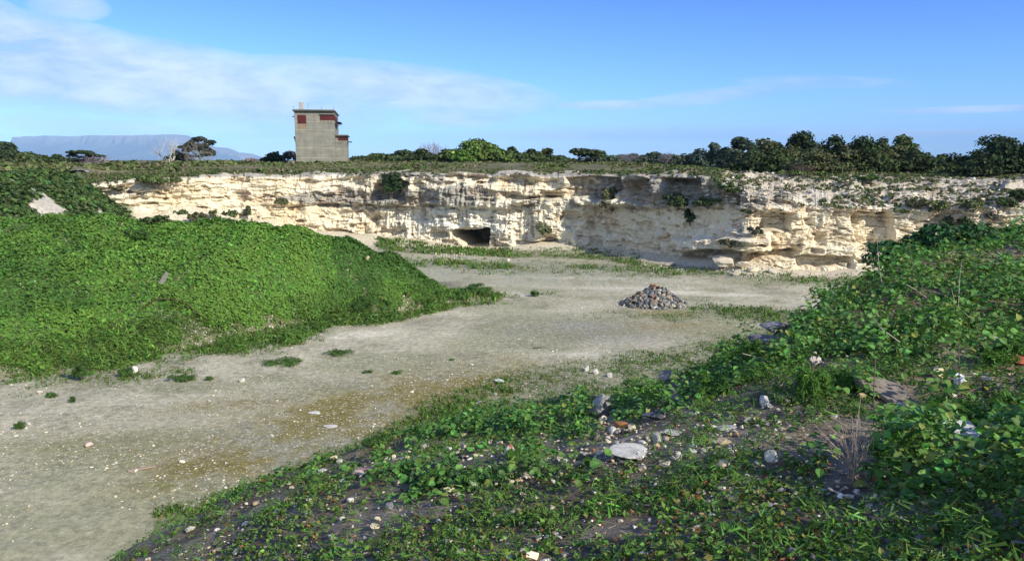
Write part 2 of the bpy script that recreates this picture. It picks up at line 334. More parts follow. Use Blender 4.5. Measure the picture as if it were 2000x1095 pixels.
def ground_col(x, y, z):
    px, py = proj(x, y, z); n1 = fbm(x * .12, y * .2, 41., o=5); n2 = fbm(x * .6, y * .6, 43., o=4); n3 = fbm(x * 3, y * 3, 45., o=3)
    c = np.empty(px.shape + (3,)); c[:] = (.44, .40, .275)
    c = lerp(c, (.55, .50, .345), np.clip(.6 * n1 + .6 * n2 + .3 * n3 + .1, 0, 1))
    c = lerp(c, (.24, .225, .14), np.clip(-n2 * 1.0 - n3 * .4 - .08, 0, .75))
    # pale chalk streaks across the floor
    st = fbm(x * .05 + .3, y * .55 + x * .03, 47., o=4)
    c = lerp(c, (.66, .59, .44), np.clip((st - .12) * 3.0, 0, .75) * gauss(px, py, 1350, 560, 480, 48))
    for (cx, cy, rx, ry, k) in [(1180, 543, 170, 3, .01), (1480, 583, 200, 6, .07), (1390, 598, 60, 8, .1), (1450, 628, 90, 4, .2), (1550, 585, 80, 5, .1), (1350, 572, 120, 3, .05), (1010, 574, 40, 4, .05), (690, 655, 70, 7, -.1), (1080, 690, 110, 7, .05)]:
        c = lerp(c, (.70, .63, .48), np.clip(gauss(px, py, cx, cy, rx, ry, k) * (1.1 + n2 + n3 * .6), 0, .85))
    # grey damp gravel
    c = lerp(c, (.25, .245, .21), np.clip(gauss(px, py, 1130, 645, 140, 22, .03) * (1 + n2), 0, .75))
    c = lerp(c, (.27, .285, .20), np.clip(gauss(px, py, 1050, 530, 300, 22, .03) * (.8 + n2), 0, .6))
    # yellow moss
    for (cx, cy, rx, ry, k, s) in [(820, 770, 210, 44, -.20, 1.15), (600, 850, 280, 60, -.25, 1.15), (430, 925, 160, 35, -.15, .6), (1310, 612, 120, 9, .02, .9), (950, 745, 90, 12, 0, .7), (250, 870, 240, 34, 0, .5), (450, 790, 160, 16, -.1, .5), (1330, 640, 160, 16, 0, .5), (1120, 655, 60, 8, 0, .4)]:
        c = lerp(c, (.20, .165, .04), np.clip(gauss(px, py, cx, cy, rx, ry, k) * s * (1.0 + n2 * .9 + n3 * .6), 0, .85))
    g = green_mask(x, y, z)
    c = lerp(c, (.10, .115, .04), g * .75)
    # under the mound leaves
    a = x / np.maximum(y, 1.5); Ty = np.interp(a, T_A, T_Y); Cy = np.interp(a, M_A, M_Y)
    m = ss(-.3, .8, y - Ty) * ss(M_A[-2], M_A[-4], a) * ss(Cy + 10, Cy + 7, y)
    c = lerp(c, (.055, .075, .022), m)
    # talus and sand slope
    By = base_Y(a); tw = np.interp(1000 + a * 1518, TPX, TW); t = ss(.78, .45, (By - y) / tw + .1 * n2) * (y > 50)
    c = lerp(c, (.60, .53, .40), t)
    # side bank
    pxs = 1000 + a * 1518
    e = x - side_crest(y); sbk = ss(12, 8, e) * (y > 50) * np.where(e > 5, ss(262, 235, pxs), 1)
    veg = bank_veg(x, y)
    veg = np.maximum(veg, ss(2.5, .5, e))
    c = lerp(c, lerp(np.full_like(c, 1) * (.52, .47, .38), (.07, .11, .035), veg), sbk)
    # rubble bank
    bz = bank_z(x, y); nb = ss(.25, .0, z - bz) * (y < 25) * (bz > .3)
    cb = lerp(np.full_like(c, 1) * (.12, .095, .065), (.30, .25, .18), np.clip(.35 + n2 * .6 + n3 * .7, 0, 1))
    c = lerp(c, cb, nb)
    c = lerp(c, (.20, .21, .085), np.clip(fbm(x * .16, y * .3, 57., o=4) * 1.5 - .1, 0, .42) * (1 - nb) * (y < 58) * (z < .3))
    return np.clip(c, 0, .9)
def bank_part(x, y, z): return (np.abs(z - bank_z(x, y)) < .1) & (y < 20)

nu, ny1, ny2 = 500, 16, 440
ys = np.concatenate([np.linspace(-12, 3.2, ny1, endpoint=False), np.geomspace(3.2, 96, ny2)])
us = np.linspace(-1, 1, nu); us = us * (.72 + .28 * us ** 2)
GY, GU = np.meshgrid(ys, us, indexing='ij'); GX = GU * (np.maximum(GY, -2) + 8) * 1.05
GZ = hf(GX, GY)
nearf = ss(24, 10, GY); GZ = GZ + nearf * (.035 * fbm(GX * 2.5, GY * 2.5, 61., o=4) + .015 * fbm(GX * 9, GY * 9, 63., o=3))
V = np.stack([GX, GY, GZ], -1).reshape(-1, 3)
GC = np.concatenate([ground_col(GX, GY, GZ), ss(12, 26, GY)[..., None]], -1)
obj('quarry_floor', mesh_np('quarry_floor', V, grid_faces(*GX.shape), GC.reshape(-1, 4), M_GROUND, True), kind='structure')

# ------------------------------------------------------------------ limestone face
def interp2(px, pts): pts = np.array(pts, float); return np.interp(px, pts[:, 0], pts[:, 1])
# resample the foot line by length, finely
dpx = np.linspace(60, 2250, 4000); yb = np.interp(dpx, BPX, BY); xb = (dpx - 1000) / F * (yb * CP + 9 * SP)
k = np.hanning(61); k /= k.sum()
def smo(v): return np.convolve(np.pad(v, 30, mode='edge'), k, 'valid')
yb = smo(yb); xb = xb + 0 * yb
sl_ = np.concatenate([[0], np.cumsum(np.hypot(np.diff(xb), np.diff(yb)))])
NS = 1360; sv = np.linspace(0, sl_[-1], NS)
bx = np.interp(sv, sl_, xb); by = np.interp(sv, sl_, yb); bpx = np.interp(sv, sl_, dpx)
tx = np.gradient(bx); ty = np.gradient(by); L_ = np.hypot(tx, ty); nx, nyy = ty / L_, -tx / L_
nx = nx * .75; nyy = nyy * .75 - .25; L_ = np.hypot(nx, nyy); nx /= L_; nyy /= L_
toppy = interp2(bpx, [(60, 380), (150, 374), (200, 366), (240, 361), (300, 352), (350, 350), (500, 349), (650, 346), (750, 341), (900, 341), (1000, 344), (1150, 343), (1250, 343), (1380, 350), (1420, 370), (1460, 380), (1520, 388), (1560, 404), (1700, 406), (1850, 410), (2000, 408), (2250, 402)])
zw = P(bpx, toppy, by)[:, 2] + .25 * fbm(sv * .35, 0 * sv, 3., o=4)
rim_y = by + interp2(bpx, [(60, 1), (240, 4), (700, 5), (1100, 5), (1380, 5), (1425, 9), (1500, 11), (1700, 13), (1850, 12), (2000, 11), (2250, 11)])
rimpy = interp2(bpx, [(60, 340), (150, 338), (240, 340), (330, 335), (500, 333), (650, 333), (750, 333), (1000, 335), (1380, 335), (1420, 338), (1500, 341), (1600, 342), (1700, 342), (1800, 350), (1900, 352), (2000, 345), (2250, 335)])
rz = P(bpx, rimpy, rim_y)[:, 2] + .15 * fbm(sv * .3, 0 * sv, 5., o=4)
NW, NT = 136, 28
tw_ = np.linspace(0, 1, NW)
Z = -0.7 + (zw[None] + .7) * tw_[:, None]
S = np.broadcast_to(sv, Z.shape); XB = np.broadcast_to(bx, Z.shape); YB = np.broadcast_to(by, Z.shape); NX = np.broadcast_to(nx, Z.shape); NY = np.broadcast_to(nyy, Z.shape)
PX, PY = proj(XB, YB, Z)
jx = PX + 9 * fbm(S * .5, Z * .8, 71., o=4); jy = PY + 5.0 * fbm(S * .6, Z * .9, 73., o=4)
def box(x0, x1, y0, y1, sx=5, sy=2.5, slope=0.0):
    y = jy - slope * (jx - (x0 + x1) / 2)
    return ss(x0 - sx, x0 + sx, jx) * ss(x1 + sx, x1 - sx, jx) * ss(y0 - sy, y0 + sy, y) * ss(y1 + sy, y1 - sy, y)
right = ss(1425, 1450, PX)
def rdg(x, y, z, o=4):
    r = 0; a = 1.0
    for i in range(o): r = r + a * (.45 - np.abs(vn(x, y, z + i * 3.3)) * 1.6); x = x * 2.1 + 7; y = y * 2.1 + 3; a *= .5
    return r
D = (zw[None] - Z) * .11
bay = ss(1135, 1175, PX) * ss(1440, 1420, PX) * ss(402, 410, PY)
D = D + .6 * fbm(S * .13, Z * .16, 1., o=3) + .18 * fbm(S * .5, Z * .5, 2., o=4) + .30 * rdg(S * .42, Z * .75, 29.)
# beds: each bed juts or recedes as one
wz = Z + .7 * fbm(S * .07, Z * 0, 4., o=2) + .3 * fbm(S * .6, Z * .3, 5., o=3)
bed = wz * 1.15; bi = np.floor(bed); bf = bed - bi
bk = interp2(PX[0], [(60, 1.0), (500, 1.0), (700, .7), (1430, .6), (1460, .45), (2250, .6)])[None]
low_ = ss(404, 412, PY); bk = bk * (1 - .5 * low_)
D = D + .20 * bk * vn(bi * 7.3, S * .16) + .14 * bk * vn(bi * 3.1 + 50, S * .7)
D = D + .10 * bk * (ss(0, .16, bf) * ss(1.0, .55, bf) - .5) * (1 + .8 * fbm(S * .25, Z * .3, 8., o=2))
bed2 = wz * 4.2 + fbm(S * .4, Z, 6., o=2); b2 = np.floor(bed2)
D = D + (.07 + .07 * right) * vn(b2 * 5.7, S * 1.1) + .05 * right * np.sin(bed2 * 6.28)
# fracture blocks: square-edged pieces standing proud or fallen away
for (fs, fz, am_, sd) in ((.55, .9, .22, 33.), (1.5, 2.1, .12, 37.)):
    uu = S * fs + .55 * vn(S * fs * .7, Z * .5, sd) + .35 * np.floor(wz * fz) * 1.7; ww = wz * fz + .25 * vn(S * fs, Z, sd + 1)
    D = D + am_ * _h(np.floor(uu), np.floor(ww), np.full(S.shape, sd))
    D = D - am_ * .45 * ss(.06, .0, np.minimum(uu - np.floor(uu), ww - np.floor(ww)))
# vertical runnels
fl = vn(S * 2.6 + .5 * vn(S * .8, Z * .8), Z * .22, 9.); fl2 = vn(S * 5.5, Z * .4, 10.)
flm = np.clip(box(690, 1045, 360, 462, 20, 6) * .9 + box(1160, 1420, 345, 400, 20, 8) * .8 + .12, 0, 1)
D = D + flm * (.30 * (np.abs(fl) - .3) + .10 * fl2) * 1.25
# upper beds stand proud of the lower wall along the middle of the face
ledge = interp2(bpx, [(60, 396), (240, 388), (450, 382), (540, 398), (700, 400), (860, 402), (980, 404), (1050, 388), (1130, 386), (1180, 400), (1300, 408), (1420, 410), (1440, 300), (2250, 300)])[None]
D = D + (.45 + .1 * ss(520, 700, PX) + .3 * ss(1000, 1100, PX)) * ss(3, -3, jy - ledge)
# pockets
pk = fbm(S * .42, Z * 1.05, 12., o=3); pmask = ss(.28, .5, pk)
D = D * (1 - .55 * bay)
D = D - .6 * (1 - .7 * bay) * pmask * (1 - .35 * right)
# near vertical joints and rounded ribs
D = D + .22 * fbm(S * 1.1, Z * .25, 26., o=4) - .35 * ss(.42, .6, np.abs(vn(S * .35, Z * .12, 27.)) + .15 * vn(S * 2, Z, 28.)) * (1 - right)
pk2 = fbm(S * .9, Z * 2.2, 13., o=2); p2 = ss(.35, .55, pk2); D = D - .35 * p2
topb = ss(zw[None] - 1.6, zw[None] - .5, Z) * ss(.05, .3, vn(S * .55, Z * 1.2, 14.)); D = D - .7 * topb * (PX < 1400) * ss(zw[None] - .05, zw[None] - .35, Z)
CARVE = [(612, 645, 378, 386, .9), (262, 284, 379, 389, .9), (300, 327, 374, 391, 1.0), (455, 482, 373, 386, 1.0), (225, 385, 375, 378, .5), (205, 330, 399, 402, .5), (735, 800, 357, 388, 1.7), (880, 968, 343, 350, 1.1), (925, 968, 349, 357, 1.0),
         (600, 862, 400, 406, .65), (690, 745, 406, 436, .55), (770, 850, 406, 432, .5), (846, 881, 450, 461, .9), (1000, 1042, 402, 466, .95), (1005, 1092, 468, 477, 1.5), (985, 1100, 381, 388, 1.3), (1060, 1190, 374, 386, 1.6),
         (1105, 1215, 346, 374, 1.5), (1230, 1275, 352, 384, 1.2), (1300, 1372, 350, 388, 1.9), (960, 1040, 350, 358, .5), (1487, 1547, 416, 450, 1.5), (1460, 1480, 378, 396, .8), (1502, 1528, 374, 397, .9), (1415, 1440, 380, 400, .7),
         (1672, 1744, 414, 496, 1.5), (1478, 1560, 486, 504, 1.3), (1560, 1660, 497, 520, 1.4), (1672, 1745, 503, 522, 1.0), (1590, 1606, 455, 480, .6), (1340, 1480, 488, 506, 1.2), (1905, 1965, 443, 462, 1.2), (1560, 1590, 425, 440, .5), (540, 590, 403, 420, .5), (655, 690, 410, 428, .5)]
for (x0, x1, y0, y1, d_) in CARVE: D = D - d_ * box(x0, x1, y0, y1)
BULGE = [(1325, 1500, 462, 487, 1.7), (1125, 1162, 463, 482, 1.0), (1185, 1202, 462, 498, 1.1), (1420, 1500, 450, 470, .7), (1120, 1240, 388, 398, .9), (860, 990, 365, 400, .35), (1440, 1560, 402, 412, .5), (1590, 1660, 480, 500, .7)]
for (x0, x1, y0, y1, d_) in BULGE: D = D + d_ * box(x0, x1, y0, y1, 8, 4)
D = D * .82
# the cave: an adit driven into the foot
cl = 884 + 26 * ss(455, 482, PY)
cave = ss(-2, 2, PX + 2.5 * fbm(S * 1.1, Z * 1.5, 15., o=3) - cl) * ss(957, 953, jx * .3 + PX * .7) * ss(447.5, 449.5, PY + 1.6 * fbm(S * 1.2, Z, 16., o=3) + 6 * ss(935, 958, PX))
D = D * (1 - cave) - 7.5 * cave
cw = np.abs(vn(S * .10, wz * 1.5, 30.)); D = D - (1 - cave) * .16 * ss(.10, .02, cw) * ss(-.2, .2, vn(S * .4, Z, 31.))
D = D + .075 * rdg(S * 2.0, Z * 2.6, 17.) + .05 * fbm(S * 6, Z * 8, 18., o=2)
WX = XB + NX * D; WY = YB + NY * D
# upper slope above the vertical wall
tt = np.linspace(0, 1, NT + 1)[1:, None]
TX0, TY0 = WX[-1], WY[-1]; rimx = (bpx - 1000) / F * (rim_y * CP + .9 * SP)
SX = TX0 * (1 - tt) + rimx * tt; SY = TY0 * (1 - tt) + rim_y * tt
prof = interp2(bpx, [(60, .7), (1380, .5), (1450, .8), (2250, .9)])[None]
SZ = zw[None] * (1 - tt ** prof) + rz[None] * tt ** prof
am = np.sin(tt * math.pi) ** .6 * interp2(bpx, [(60, .18), (1380, .25), (1440, .55), (2250, .5)])[None]
SZ = SZ + am * fbm(SX * .4, SY * .5, 19., o=5)
st_ = np.sin(tt * math.pi) * right[:1] * .35 * (ss(.3, .7, (SZ * 1.1) % 1) - .5)
SZ = SZ + st_
CX = np.concatenate([WX, SX]); CY = np.concatenate([WY, SY]); CZ = np.concatenate([Z, SZ])
def cliff_col():
    S2 = np.concatenate([S, np.broadcast_to(sv, SX.shape)]); P2, Q2 = proj(CX, CY, CZ)
    n1 = fbm(S2 * .2, CZ * .35, 81., o=4); n2 = fbm(S2 * .9, CZ * 1.6, 82., o=4); n3 = fbm(S2 * 3, CZ * 1.0, 83., o=3)
    c = np.empty(CX.shape + (3,)); c[:] = (.69, .60, .43)
    c = lerp(c, (.76, .70, .57), np.clip(.45 + n1 * .6, 0, 1))
    c = lerp(c, (.66, .48, .29), np.clip((n2 - .15) * 1.4, 0, .5) * (.35 + .65 * ss(0, .5, n1)) * np.where(P2 > 1430, 1.0, .75))
    c = lerp(c, (.70, .52, .34), ss(440, 475, Q2) * (P2 < 900) * (.25 + .3 * n1).clip(0, 1))
    wt = gauss(P2, Q2, 920, 430, 130, 32); c = lerp(c, (.76, .74, .66), np.clip(wt * 1.2, 0, .9))
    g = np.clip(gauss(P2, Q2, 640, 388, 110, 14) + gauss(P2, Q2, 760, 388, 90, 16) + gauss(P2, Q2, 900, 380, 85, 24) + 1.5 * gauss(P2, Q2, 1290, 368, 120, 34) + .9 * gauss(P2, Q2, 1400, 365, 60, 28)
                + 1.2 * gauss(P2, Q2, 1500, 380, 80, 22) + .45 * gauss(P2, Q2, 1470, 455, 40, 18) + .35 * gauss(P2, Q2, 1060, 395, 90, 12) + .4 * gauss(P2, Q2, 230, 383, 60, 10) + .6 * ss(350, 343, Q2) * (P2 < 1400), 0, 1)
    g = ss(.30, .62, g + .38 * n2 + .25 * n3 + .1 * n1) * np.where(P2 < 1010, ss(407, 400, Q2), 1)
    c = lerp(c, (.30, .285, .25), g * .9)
    c = lerp(c, (.58, .41, .26), np.concatenate([np.clip(pmask * .3 + p2 * .25, 0, .4), np.zeros(SX.shape)]))
    c = lerp(c, (.55, .47, .355), np.concatenate([cave, np.zeros(SX.shape)]))
    sl2 = np.concatenate([np.zeros(S.shape), np.broadcast_to(ss(0, .12, tt), SX.shape)])
    soil = lerp(np.full_like(c, 1) * (.47, .42, .345), (.22, .195, .15), np.clip(.3 + n2 * 1.2, 0, 1))
    c = lerp(c, soil, sl2 * .85)
    return np.clip(c, 0, .9)
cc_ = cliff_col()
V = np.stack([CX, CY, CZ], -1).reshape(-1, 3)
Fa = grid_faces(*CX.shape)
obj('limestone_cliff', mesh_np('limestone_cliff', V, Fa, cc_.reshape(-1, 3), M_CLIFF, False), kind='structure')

# ------------------------------------------------------------------ plateau behind the rim, out to the horizon
rpx = np.concatenate([np.linspace(-2600, 60, 60, endpoint=False), bpx[::3], np.linspace(2260, 5000, 50)])
rY0 = np.interp(rpx, bpx, rim_y); rY0 = np.where(rpx < 150, np.interp(rpx, [-2600, 0, 150], [64, 68, 76]), rY0)
rZ0 = np.interp(rpx, bpx, rz); rZ0 = np.where(rpx < 200, np.interp(rpx, [-2600, 0, 150, 200], [8.1, 8.06, 8.06, np.interp(200, bpx, rz)]), rZ0)
far = np.concatenate([np.linspace(0, 1, 40)[1:] * 42, [60, 90, 150, 260, 500, 1000, 2200, 5000, 9500, 20000]])
ra = (rpx - 1000) / F * CP + 0 * rpx
def plat_z(x, y, z0, dy):
    tgt = np.interp(x / y, [-.6, -.35, -.2, .17, .3, .5, .7], [8.35, 8.6, 8.75, 8.5, 7.6, 7.5, 7.7])
    z = z0 + (tgt - z0) * ss(0, 9, dy); z = z + .10 * fbm(x * .2, y * .2, 23., o=4) * ss(0, 3, dy)
    z = z + (8.3 - z) * ss(26, 70, dy); return z
rows = [np.stack([(rpx - 1000) / F * (rY0 * CP + .7 * SP), rY0 , rZ0 - 0.01], -1)]
for d_ in far:
    yy = rY0 + d_; xx = rows[0][:, 0] / rY0 * yy; zz = plat_z(xx, yy, rZ0, d_)
    rows.append(np.stack([xx, yy, zz], -1))
PR = np.stack(rows)
def plat_col(p):
    x, y = p[..., 0], p[..., 1]; n = fbm(x * .25, y * .25, 91., o=4); c = np.empty(x.shape + (3,)); c[:] = (.13, .125, .065)
    c = lerp(c, (.30, .25, .17), np.clip(n * .9 - .1, 0, .8)); return lerp(c, (.07, .085, .04), ss(20, 60, y - 85))
obj('plateau_ground', mesh_np('plateau_ground', PR.reshape(-1, 3), grid_faces(*PR.shape[:2]), plat_col(PR).reshape(-1, 3), M_PLAT, True), kind='structure')
def plateau_at(x, y):
    """ground height on the plateau or on the slope down to the rim"""
    px = 1000 + x / y * 1518; r0 = np.interp(px, rpx, rY0); z0 = np.interp(px, rpx, rZ0)
    return plat_z(x, y, z0, np.maximum(y - r0, 0))

# ------------------------------------------------------------------ flat-topped mountain far across the bay
sil = np.array([(-60, 316), (-20, 312), (0, 300), (12, 292), (25, 288), (42, 285), (48, 276), (54, 268), (62, 266.5), (90, 265), (150, 266.5), (175, 264.5), (250, 265), (300, 263.5), (346, 262.5), (354, 266), (362, 272), (380, 278), (400, 285), (410, 287.5), (425, 288), (438, 292), (448, 297), (460, 298), (470, 301), (476, 300), (483, 309), (500, 320)])
mpx = np.linspace(-60, 500, 420); mpy = np.interp(mpx, sil[:, 0], sil[:, 1]) + .5 * fbm(mpx * .08, mpx * 0, 5., o=4)
top = P(mpx, mpy, 12000.)
H_ = np.maximum(top[:, 2], 1.)
prof = [(-2600, 0.0), (-1900, .10), (-1200, .32), (-700, .50), (-420, .62), (-300, .93), (-60, .99), (0, 1.0), (400, .99), (700, .6), (1200, .2), (1800, 0)]
rows = []
for (dy, hh) in prof:
    g = .14 * fbm(mpx * .07, 0 * mpx + dy * .004, 6., o=4) * (1 if 0 < hh < .97 else 0)
    x = top[:, 0] * (12000 + dy * .0) / 12000
    rows.append(np.stack([x, 12000 + dy + 160 * fbm(mpx * .06, 0 * mpx + hh * 2, 8., o=4) * (hh < .97), H_ * np.clip(hh + g, 0, .985) if hh < .97 else H_ * hh], -1))
MG = np.stack(rows); c = np.empty(MG.shape); c[:] = (.10, .11, .09)
c = lerp(c, (.20, .185, .16), ss(.55, .9, MG[..., 2] / H_[None]))
obj('flat_topped_mountain', mesh_np('mountain', MG.reshape(-1, 3), grid_faces(*MG.shape[:2])[:, ::-1], c.reshape(-1, 3), M_PLAT, True), kind='structure')
# ------------------------------------------------------------------ vegetation makers
def rvec(n, rng=R):
    v = rng.normal(size=(n, 3)); return v / np.linalg.norm(v, axis=1, keepdims=True)
LEAF2_V = np.array([[0, 0, 0], [.34, .5, .10], [0, 1, -.05], [-.34, .5, .10]]); LEAF2_F = np.array([[0, 1, 2], [0, 2, 3]])
# broad leaf: short stalk, two folded halves, drooping tip
LEAF8_V = np.array([[0, 0, 0], [0, .30, -.02], [.30, .42, .08], [.36, .70, .10], [.12, 1.02, -.03], [0, 1.1, -.10], [-.12, 1.02, -.03], [-.36, .70, .10], [-.30, .42, .08], [0, .70, -.02]])
LEAF8_F = np.array([[0, 1, 1, 1], [1, 2, 3, 9], [9, 3, 4, 5], [1, 9, 7, 8], [9, 5, 6, 7]])[1:]
QUAD_V = np.array([[-.5, -.4, 0], [.5, -.5, .12], [.55, .5, 0], [-.45, .5, .15]]); QUAD_F = np.array([[0, 1, 2, 3]])
TRI_V = np.array([[-.5, -.3, 0], [.5, -.3, 0], [0, .7, 0.1]]); TRI_F = np.array([[0, 1, 2]])
def blade(nseg=2, w=.5):
    V = []; F_ = []
    for i in range(nseg): t = i / nseg; V += [[-w * (1 - t * .7) / 2, 0.35 * t * t, t], [w * (1 - t * .7) / 2, .35 * t * t, t]]
    V.append([0, .38, 1.0]); V = np.array(V); F_ = [[2 * i, 2 * i + 1, 2 * i + 3] for i in range(nseg - 1)] + [[2 * i, 2 * i + 3, 2 * i + 2] for i in range(nseg - 1)] + [[2 * nseg - 2, 2 * nseg - 1, 2 * nseg]]
    return V, np.array(F_)
BL_V, BL_F = blade(2, .16)
def crown_geo(blobs, n, size, base, rng, up=.35, dv=.35, gap=.0):
    """blobs rows: cx cy cz rx ry rz ; leaves sit mostly in the outer shell, in clumps"""
    B = np.asarray(blobs, float); w = (B[:, 3] * B[:, 4] * B[:, 5]) ** .67; bi = rng.choice(len(B), n, p=w / w.sum())
    d = rvec(n, rng); d[:, 2] = np.where(d[:, 2] < -.35, -d[:, 2] * .5, d[:, 2])
    # clumping: pull directions to a limited set of tufts
    nc = max(10, n // 45); cd = rvec(nc, rng); cd[:, 2] = np.where(cd[:, 2] < -.4, -cd[:, 2], cd[:, 2]); ci = rng.integers(0, nc, n)
    d = d * .40 + cd[ci]; d /= np.linalg.norm(d, axis=1, keepdims=True)
    crad = .72 + .42 * rng.random(nc); r = (crad[ci] * (1 - .45 * rng.random(n) ** 2.2))[:, None]
    p = B[bi, :3] + d * r * B[bi, 3:6]
    nn = d + .9 * rvec(n, rng) + np.array([0, 0, up]); Mt = frames(nn, rng.random(n) * 6.28)
    cb = np.exp(rng.normal(0, .22, nc)); col = vary(base, n, dv, .12, rng) * cb[ci][:, None]
    s = size * (.45 + 1.0 * rng.random(n)); return QUAD_V, QUAD_F, Mt, s, p, col
def limb_segs(p0, tips, r, rng, bend=.15):
    out = []
    for t in tips:
        t = np.asarray(t, float); p = np.asarray(p0, float); L = np.linalg.norm(t - p); prev = p; k = 4
        for i in range(1, k + 1):
            q = p + (t - p) * i / k + (rng.normal(size=3) * bend * L / k if i < k else 0)
            out.append([*prev, *q, r * (1 - (i - 1) / k * .7), r * (1 - i / k * .7)]); prev = q
    return out
BARK = (.16, .13, .11)
def tree(px, pyb, w, h, Y, style, label, cat='tree', group=None, base=None, name=None, onground=True, zg=None, seed=None, n=None):
    rng = np.random.default_rng(int(px * 7 + w * 13 + h) if seed is None else seed)
    x, y, z = P(px, pyb, Y)
    if zg is None: zg = float(plateau_at(np.array(x), np.array(y))) if onground else z
    top = P(px, pyb - h, Y)[2]; H = max(top - zg, .4); m = (Y * CP + 1) / F; W = w * m * 1.45
    o = obj(name or 'bushy_tree', None, loc=(x, y, zg - .05), label=label, cat=cat, group=group)
    base = base or (.055, .085, .028); blobs = []
    if style in ('dense', 'round', 'wide'):
        k = {'dense': 12, 'round': 5, 'wide': 16}[style]
        for i in range(k):
            f = rng.uniform(-1, 1) if i else 0.0; hh = (1 - .45 * abs(f) ** 1.6) * rng.uniform(.72, 1.0) if i else 1.0
            rz = H * rng.uniform(.18, .36); rx = W * rng.uniform(.12, .24)
            blobs.append([f * (W / 2 - rx), rng.uniform(-.3, .3) * W, H * hh - rz, rx, rx * 1.1, rz])
        for i in range(k): f = -1 + 2 * (i + rng.random()) / k; blobs.append([f * W * .42, rng.uniform(-.3, .3) * W, H * .24, W * .18, W * .2, H * .30])
        N_ = n or int(np.clip(w * h * 1.9, 800, 9000)); size = np.clip(.25 * Y / 100, .16, .3)
    elif style == 'open':
        for i in range(8):
            f = rng.uniform(-1, 1); rz = H * rng.uniform(.16, .26); rx = W * rng.uniform(.14, .22)
            blobs.append([f * (W / 2 - rx), rng.uniform(-.3, .3) * W, H * (1 - .3 * abs(f)) * rng.uniform(.75, 1) - rz, rx, rx, rz])
        N_ = n or int(w * h * .9); size = .24 * Y / 100
    elif style == 'flat':
        for i in range(24):
            f = rng.uniform(-1, 1); lv = rng.uniform(.25, 1.0); f *= (1.25 - lv * .75); rx = W * rng.uniform(.06, .17)
            blobs.append([f * (W / 2 - rx * .4), rng.uniform(-.25, .25) * W, H * (lv - .04) + abs(f) * H * .03, rx, rx, H * rng.uniform(.03, .07)])
        N_ = n or int(w * h * 1.9); size = .22 * Y / 100
    pv, pf, Mt, s, p, col = crown_geo(blobs, N_, size, base, rng, up=.6 if style == 'flat' else .35)
    V, Fa, cc = stamp(pv, pf, Mt, s, p, col); V[:, 2] = np.maximum(V[:, 2], .02)
    obj('crown', mesh_np('crown', V, Fa, cc, M_CROWN), parent=o)
    tips = [[b[0], b[1], b[2] + b[5] * .5] for b in blobs[:9]]
    fork = np.array([rng.normal() * .05 * W, 0, H * .22]); r0 = max(.05, H * .035)
    segs = [[0, 0, -.1, *fork, r0 * 1.5, r0]] + limb_segs(fork, tips, r0 * .7, rng)
    if style in ('open', 'flat'): segs += [q for t in tips for q in limb_segs(np.array(t) * [.6, .6, .8], [np.array(t) + rng.normal(size=3) * W * .09 for _ in range(3)], r0 * .25, rng)]
    V, Fa, cc = tubes(segs, BARK, 5); obj('trunk', mesh_np('trunk', V, Fa, cc, M_TWIG), parent=o)
    return o
def branchy(rng, H, spread, depth=5, nb=3, r0=.05, up=.5, n0=5, col=(.3, .27, .25), lean=0.0, k=3, curl=.35):
    segs = []
    def grow(p, d, L, r, lv):
        q = p; kk = 3
        for i in range(kk):
            d2 = d + rng.normal(size=3) * curl * .35; d2 /= np.linalg.norm(d2); q2 = q + d2 * L / kk
            segs.append([*q, *q2, r * (1 - i * .18), r * (1 - (i + 1) * .18)]); q = q2; d = d2
        if lv <= 1: return
        for _ in range(nb):
            e = d + rng.normal(size=3) * spread + np.array([0, 0, up * .25]); e /= np.linalg.norm(e)
            grow(q - d2 * L * rng.uniform(0, .45), e, L * rng.uniform(.55, .8), r * .55, lv - 1)
    for _ in range(n0):
        d = np.array([rng.normal() * spread + lean, rng.normal() * spread, up + rng.random() * .6]); d /= np.linalg.norm(d)
        grow(np.zeros(3), d, H * rng.uniform(.32, .45), r0, depth)
    S = np.array(segs); zm = S[:, 5].max(); S[:, :6] *= H / max(zm, .01)
    S[:, 2] = np.maximum(S[:, 2], -.05); S[:, 5] = np.maximum(S[:, 5], -.05)
    return tubes(S, col, k)
def bare_tree(px, pyb, w, h, Y, label, col=(.30, .26, .26), cat='tree', r0=.05, depth=5, nb=3, n0=6, spread=.5, name='bare_tree', group=None, zg=None, lean=0.0):
    rng = np.random.default_rng(int(px * 3 + h)); x, y, z = P(px, pyb, Y)
    zg = float(plateau_at(np.array(x), np.array(y))) if zg is None else zg
    H = P(px, pyb - h, Y)[2] - zg
    V, Fa, cc = branchy(rng, H, spread, depth, nb, r0, .5, n0, col, lean)
    wx = w * Y / F; ex = np.abs(V[:, 0]).max() * 2; V[:, 0] *= wx / ex; V[:, 1] *= wx / ex
    cc = cc * np.exp(rng.normal(0, .2, (len(cc) // 6, 1))).repeat(6, 0)
    return obj(name, mesh_np(name, V, Fa, cc, M_TWIG), loc=(x, y, zg), label=label, cat=cat, group=group)

